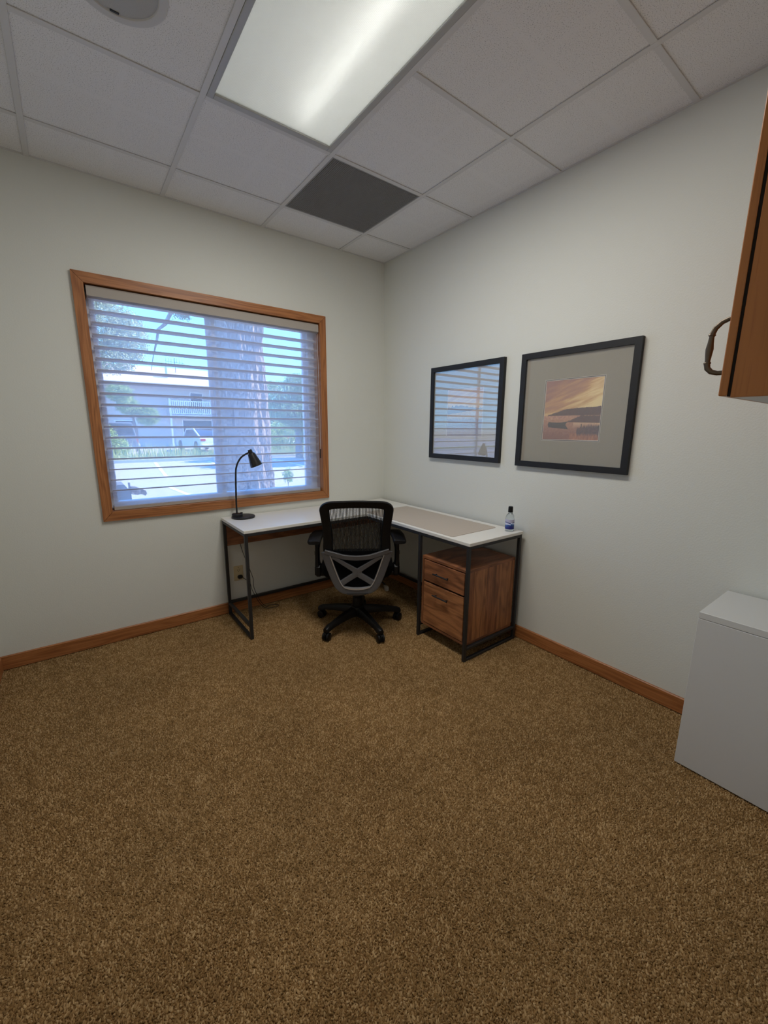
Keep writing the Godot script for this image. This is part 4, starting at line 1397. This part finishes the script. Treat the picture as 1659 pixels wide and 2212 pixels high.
func build_outside() -> void:
	var g := structure("ground_outside")
	block("asphalt", Vector3(-45, OUT - 0.3, -70), Vector3(45, OUT, -0.16), M.asphalt, g)
	for l in [[Vector2(0.55, -17.2), Vector2(0.0, -11.3)], [Vector2(-0.36, -8.6), Vector2(-0.2, -6.4)], [Vector2(2.66, -16.9), Vector2(2.1, -11.2)], [Vector2(5.6, -16.9), Vector2(5.1, -11.2)]]:
		var a: Vector2 = l[0]
		var b: Vector2 = l[1]
		var m := (a + b) * 0.5
		var d := b - a
		put("parking_line", Geo.new().box(Vector3.ZERO, Vector3(0.1, 0.006, d.length())).mesh(), M.paint, g, Vector3(m.x, OUT + 0.003, m.y)).rotation.y = atan2(d.x, d.y)
	block("kerb", Vector3(-30, OUT, -17.75), Vector3(30, OUT + 0.12, -17.6), M.kerb, g)
	block("lawn_bed", Vector3(-30, OUT, -20.2), Vector3(30, OUT + 0.1, -17.75), M.lawn, g)
	# grass blades on the strip
	var rng := RandomNumberGenerator.new()
	rng.seed = 5
	var st := SurfaceTool.new()
	st.begin(Mesh.PRIMITIVE_TRIANGLES)
	for i in 6:
		var a := rng.randf() * TAU
		var d := Vector3(cos(a), 0, sin(a))
		var c := Vector3(rng.randf_range(-0.12, 0.12), 0, rng.randf_range(-0.12, 0.12))
		st.add_vertex(c - d * 0.02)
		st.add_vertex(c + d * 0.02)
		st.add_vertex(c + Vector3(rng.randf_range(-0.1, 0.1), rng.randf_range(0.2, 0.5), rng.randf_range(-0.1, 0.1)))
	st.generate_normals()
	var mm := MultiMesh.new()
	mm.transform_format = MultiMesh.TRANSFORM_3D
	mm.use_colors = true
	mm.mesh = st.commit()
	mm.instance_count = 3200
	for i in 3200:
		var tall := rng.randf() < 0.1
		var sc := rng.randf_range(0.35, 0.8) * (1.7 if tall else 1.0)
		mm.set_instance_transform(i, Transform3D(Basis(Vector3.UP, rng.randf() * TAU).scaled(Vector3(sc, sc * (1.3 if tall else 0.7), sc)), Vector3(rng.randf_range(-6, 12), OUT + 0.1, rng.randf_range(-20.1, -17.8))))
		mm.set_instance_color(i, lin(120, 150, 70).lerp(lin(226, 220, 160), rng.randf()))
	var gr := MultiMeshInstance3D.new()
	gr.name = "grass_strip"
	gr.multimesh = mm
	gr.material_override = M.leaf
	gr.set_meta("kind", "stuff")
	tag(gr, "sunlit grass strip between the two parking lots outside the window", "grass")
	add_child(gr, true)

	# big trunk close to the window
	var t := thing("large_tree", Vector3(-0.19, OUT, -3.2), "large tree with a thick rough trunk just outside the window", "tree")
	trunk(t, [Vector3(0.02, 0, 0), Vector3(0.015, 0.5, 0), Vector3(0.01, 1.6, 0), Vector3(0, 3.0, 0), Vector3(-0.05, 5.0, 0.1), Vector3(-0.1, 7.5, 0.1)], [0.4, 0.35, 0.325, 0.315, 0.31, 0.29, 0.24], 0.15, 84, 61)
	var limb := Geo.new()
	limb.tube([Vector3(-0.1, 5.4, 0.05), Vector3(-0.5, 4.4, -0.1), Vector3(-0.79, 3.02, -0.2), Vector3(-0.88, 2.85, -0.2), Vector3(-0.97, 2.77, -0.2), Vector3(-1.0, 2.63, -0.2), Vector3(-1.06, 2.43, -0.2), Vector3(-1.1, 2.25, -0.2)], [0.07, 0.05, 0.026, 0.024, 0.02, 0.016, 0.007, 0.003], 10)
	part("branch", limb, M.bark, t, 60.0)
	foliage(t, [[Vector3(-0.4, 8.2, 0), Vector3(3.2, 1.6, 3.0)]], 2600, 0.16, lin(60, 84, 48), lin(120, 140, 84), 401)
	foliage(t, [[Vector3(-0.66, 2.99, -0.22), Vector3(0.12, 0.05, 0.08)], [Vector3(-0.42, 3.14, -0.22), Vector3(0.14, 0.05, 0.08)]], 150, 0.028, lin(96, 110, 78), lin(150, 160, 110), 410)

	t = thing("shade_tree", Vector3(-1.1, OUT, -21.0), "tall grey-green tree across the parking lot, at the window's upper left", "tree", "trees beyond the lot")
	trunk(t, [Vector3(0, 0, 0), Vector3(0.1, 2.2, 0), Vector3(-0.2, 4.5, 0), Vector3(-0.1, 7.5, 0)], [0.24, 0.2, 0.16, 0.08], 0.0, 12, 62)
	foliage(t, [[Vector3(0.1, 6.0, 0), Vector3(1.9, 1.6, 1.7)], [Vector3(1.5, 5.6, 0.2), Vector3(1.0, 1.25, 1.0)], [Vector3(-1.3, 5.2, 0), Vector3(1.5, 1.3, 1.4)], [Vector3(0.4, 4.6, 0.3), Vector3(1.5, 0.7, 1.2)], [Vector3(0.2, 7.6, 0), Vector3(1.2, 0.9, 1.2)]], 9000, 0.1, lin(130, 144, 112), lin(220, 224, 180), 402)
	t = thing("garden_tree", Vector3(1.0, OUT, -27.0), "small light-green tree before the building, lower left through the window", "tree", "trees beyond the lot")
	trunk(t, [Vector3(0, 0, 0), Vector3(0.05, 1.4, 0), Vector3(-0.2, 2.8, 0)], [0.11, 0.09, 0.05], 0.0, 10, 63)
	foliage(t, [[Vector3(-0.6, 3.5, 0), Vector3(0.75, 0.55, 0.6)], [Vector3(-0.2, 2.7, 0.2), Vector3(0.7, 0.5, 0.6)], [Vector3(0.75, 2.2, 0.2), Vector3(0.7, 0.62, 0.6)]], 3000, 0.085, lin(98, 136, 70), lin(206, 220, 140), 403)
	t = thing("leafy_shrub", Vector3(-1.15, OUT, -21.5), "bright green shrub at the lower left of the window view", "shrub", "shrubs beyond the lot")
	foliage(t, [[Vector3(0, 0.9, 0), Vector3(0.75, 0.95, 0.7)], [Vector3(0.75, 0.5, 0.2), Vector3(0.5, 0.55, 0.5)]], 2600, 0.08, lin(110, 150, 70), lin(210, 226, 150), 404)
	part("stem", Geo.new().tube([Vector3(0, 0, 0), Vector3(0.05, 0.9, 0)], 0.05, 8), M.bark, t)
	t = thing("conifer", Vector3(7.0, OUT, -16.5), "loose green conifer to the right of the thick trunk outside", "tree", "trees beyond the lot")
	trunk(t, [Vector3(0, 0, 0), Vector3(0, 2.0, 0), Vector3(0.1, 4.0, 0)], [0.2, 0.15, 0.06], 0.0, 10, 64)
	foliage(t, [[Vector3(-0.9, 3.1, 0), Vector3(1.1, 0.62, 0.9)], [Vector3(0.3, 3.6, 0), Vector3(1.0, 0.6, 0.9)], [Vector3(-0.4, 2.3, 0.2), Vector3(1.4, 0.6, 1.0)], [Vector3(0.4, 2.0, 0), Vector3(1.3, 0.7, 1.0)], [Vector3(0.9, 1.2, 0.2), Vector3(1.0, 0.7, 0.9)]], 7000, 0.09, lin(104, 134, 92), lin(196, 214, 156), 405)
	t = thing("leafy_shrub", Vector3(8.6, OUT, -21.0), "sunlit yellow-green shrub behind the conifer at the window's right", "shrub", "shrubs beyond the lot")
	foliage(t, [[Vector3(0, 1.1, 0), Vector3(1.5, 1.2, 0.9)], [Vector3(-1.4, 0.8, 0.2), Vector3(1.0, 0.8, 0.8)]], 3000, 0.09, lin(130, 164, 76), lin(222, 232, 150), 406)
	part("stem", Geo.new().tube([Vector3(0, 0, 0), Vector3(0.05, 1.0, 0)], 0.06, 8), M.bark, t)
	t = thing("leafy_shrub", Vector3(2.15, OUT, -7.0), "small sapling on the asphalt at the window's lower right", "shrub", "shrubs beyond the lot")
	foliage(t, [[Vector3(0, 0.3, 0), Vector3(0.12, 0.17, 0.12)]], 90, 0.06, lin(110, 150, 80), lin(190, 214, 140), 407)
	part("stem", Geo.new().tube([Vector3(0, 0, 0), Vector3(0.0, 0.3, 0)], 0.01, 6), M.bark, t)
	# tree off to the right, whose shadow lies on the lot
	t = thing("shade_tree", Vector3(9.5, OUT, -13.5), "broad tree at the far right of the lot, behind the conifer", "tree", "trees beyond the lot")
	trunk(t, [Vector3(0, 0, 0), Vector3(0.1, 2.5, 0), Vector3(0, 5.0, 0)], [0.25, 0.2, 0.1], 0.0, 10, 65)
	foliage(t, [[Vector3(0, 5.0, 0), Vector3(2.2, 1.6, 1.6)], [Vector3(0.4, 3.4, -0.6), Vector3(1.8, 1.0, 1.4)]], 2600, 0.2, lin(96, 124, 84), lin(180, 200, 140), 408)
	# distant tree line
	for k in 9:
		var x := -22.0 + k * 6.2
		t = thing("distant_tree", Vector3(x, OUT, -46.0 - (k % 3) * 2.0), ["dark green tree behind the building, far left", "dark green tree behind the building's left end", "dark tree behind the building roof, left of centre", "dark tree behind the roof near the antenna", "dark green tree behind the roof's right half", "dark green tree behind the thick trunk outside", "distant green tree behind the conifer", "distant green tree right of the conifer", "distant green tree at the far right"][k], "tree", "distant trees")
		trunk(t, [Vector3(0, 0, 0), Vector3(0, 2.0, 0), Vector3(0, 3.2, 0)], [0.3, 0.25, 0.15], 0.0, 8, 70 + k)
		foliage(t, [[Vector3(0, 3.0 + (k % 2) * 0.3, 0), Vector3(3.4, 1.9, 2.0)]], 700, 0.36, lin(70, 96, 64), lin(136, 158, 104), 420 + k)

	build_house()
	car("grey pickup truck with a red tail light, parked behind the grass strip", Vector3(-1.85, OUT, -24.0), 0.12, M.car_grey, true)
	car("white sedan seen from behind, parked below the balcony", Vector3(4.6, OUT, -26.0), -1.45, M.car_white, false)
	car("silver car parked beside the thick trunk, at the window's right", Vector3(10.4, OUT, -28.0), -1.2, M.car_silver, false)

	# grey box with a post beside it, close under the window's lower left corner
	var u := thing("utility_box", Vector3(-1.98, OUT, -1.2), "blue-grey utility box with a short post outside the window's lower left", "utility box")
	part("cabinet_body", Geo.new().prism(PackedVector2Array([Vector2(-0.16, 0.0), Vector2(0.085, 0.0), Vector2(0.085, 0.985), Vector2(0.05, 1.036), Vector2(-0.16, 1.036)]), 0.26), M.utility, u, 20.0)
	part("post", Geo.new().box(Vector3(0.097, 0.52, 0), Vector3(0.016, 1.035, 0.016), 0.002), M.utility, u)
	part("curved_board", Geo.new().prism(PackedVector2Array([Vector2(0.108, 1.005), Vector2(0.14, 1.0), Vector2(0.17, 0.985), Vector2(0.215, 0.96), Vector2(0.225, 0.935), Vector2(0.212, 0.913), Vector2(0.18, 0.93), Vector2(0.15, 0.925), Vector2(0.108, 0.935)]), 0.05), M.bark, u, 40.0)


func build_house() -> void:
	var o := thing("house", Vector3(3.0, OUT, -33.0), "two-storey building with a pale shingle roof and a railed balcony outside", "building")
	block("wall_front", Vector3(-12, 0, -0.2), Vector3(9, 4.75, 0.0), M.siding, o)
	block("wall_side", Vector3(-12, 0, -7), Vector3(-11.8, 4.75, -0.2), M.siding, o)
	block("wall_side", Vector3(8.8, 0, -7), Vector3(9, 4.75, -0.2), M.siding, o)
	var r := Geo.new().prism(PackedVector2Array([Vector2(-1.3, 4.5), Vector2(-1.3, 4.62), Vector2(3.6, 6.35), Vector2(8.6, 4.62), Vector2(8.6, 4.5), Vector2(3.6, 6.2)]), 22.4, Vector3(-1.5, 0, 0), Basis(Vector3(0, 0, -1), Vector3(0, 1, 0), Vector3(1, 0, 0)))
	var roof := part("roof", r, M.shingle, o, 10.0)
	part("vent_pipe", Geo.new().tube([Vector3(1.2, 5.0, -0.4), Vector3(1.2, 6.05, -0.4)], 0.09, 10), M.car_silver, roof)
	var an := Geo.new()
	an.tube([Vector3(2.2, 5.6, -2.2), Vector3(2.2, 7.0, -2.2)], 0.02, 6)
	an.tube([Vector3(1.5, 6.7, -2.2), Vector3(2.9, 6.6, -2.2)], 0.015, 6)
	for k in 7:
		an.tube([Vector3(1.55 + k * 0.2, 6.42, -2.2), Vector3(1.55 + k * 0.2, 6.92, -2.2)], 0.012, 5)
	part("antenna", an, M.rubber, roof)
	# upper balcony with its rail of white balusters
	block("balcony_floor", Vector3(0.9, 2.3, 0.0), Vector3(6.5, 2.44, 1.1), M.siding, o)
	block("hand_rail", Vector3(0.9, 3.4, 1.02), Vector3(6.5, 3.48, 1.1), M.deck_white, o)
	block("foot_rail", Vector3(0.9, 2.5, 1.03), Vector3(6.5, 2.56, 1.09), M.deck_white, o)
	for k in 40:
		var x := 0.98 + k * 0.14
		block("baluster", Vector3(x, 2.56, 1.04), Vector3(x + 0.06, 3.4, 1.08), M.deck_white, o)
	for x in [0.9, 6.4]:
		block("balcony_post", Vector3(x, 0, 1.0), Vector3(x + 0.12, 3.6, 1.12), M.deck_white, o)
	for q in [[1.9, 0.3, 4.4, 2.1], [-2.6, 0.9, -1.2, 2.0], [-6.0, 0.9, -4.6, 2.0], [2.6, 2.9, 3.6, 4.2], [4.6, 2.9, 5.6, 4.2], [-2.4, 3.0, -1.2, 4.0], [-5.6, 3.0, -4.4, 4.0]]:
		var wn := block("window", Vector3(q[0], q[1], 0.0), Vector3(q[2], q[3], 0.06), M.deck_white, o)
		var hx: float = (q[2] - q[0]) * 0.5 - 0.07
		var hy: float = (q[3] - q[1]) * 0.5 - 0.07
		block("pane", Vector3(-hx, -hy, 0.02), Vector3(hx, hy, 0.036), M.dark_glass, wn)


# ------------------------------------------------------------------ light levels
const LIGHT := 2.45
const SKY := 2.05
const SUN := 4.0


func _ready() -> void:
	var cam := Camera3D.new()
	cam.name = "camera"
	cam.position = Vector3(-2.2437, 1.3646, 2.9914)
	cam.rotation = Vector3(-0.2014, -0.6456, 0.0057)
	cam.fov = rad_to_deg(2.0 * atan(1106.0 / 886.05))
	cam.near = 0.02
	cam.far = 300.0
	add_child(cam)
	cam.current = true

	var env := Environment.new()
	env.background_mode = Environment.BG_SKY
	var sm := ProceduralSkyMaterial.new()
	sm.sky_top_color = rgb(50, 130, 228)
	sm.sky_horizon_color = rgb(130, 200, 246)
	sm.sky_curve = 0.22
	sm.ground_bottom_color = rgb(120, 118, 112)
	sm.ground_horizon_color = rgb(160, 168, 172)
	sm.sky_energy_multiplier = SKY
	sm.ground_energy_multiplier = SKY
	var sky := Sky.new()
	sky.sky_material = sm
	env.sky = sky
	env.tonemap_mode = Environment.TONE_MAPPER_LINEAR
	env.tonemap_exposure = 1.0
	env.sdfgi_enabled = true
	env.ssao_enabled = true
	env.ssil_enabled = true
	var we := WorldEnvironment.new()
	we.name = "environment"
	we.environment = env
	add_child(we)

	var sun := DirectionalLight3D.new()
	sun.name = "sun"
	sun.light_energy = SUN
	sun.light_color = Color(1.0, 0.95, 0.86)
	sun.light_angular_distance = 0.53
	sun.shadow_enabled = true
	sun.sky_mode = DirectionalLight3D.SKY_MODE_LIGHT_ONLY
	add_child(sun)
	sun.look_at_from_position(Vector3(1.0, 0.95, 0.06) * 10.0, Vector3.ZERO)

	make_materials()
	build_room()
	build_light()
	build_grille()
	build_speaker()
	build_window()
	build_desk()
	build_chair()
	build_pictures()
	build_cabinets()
	build_outside()
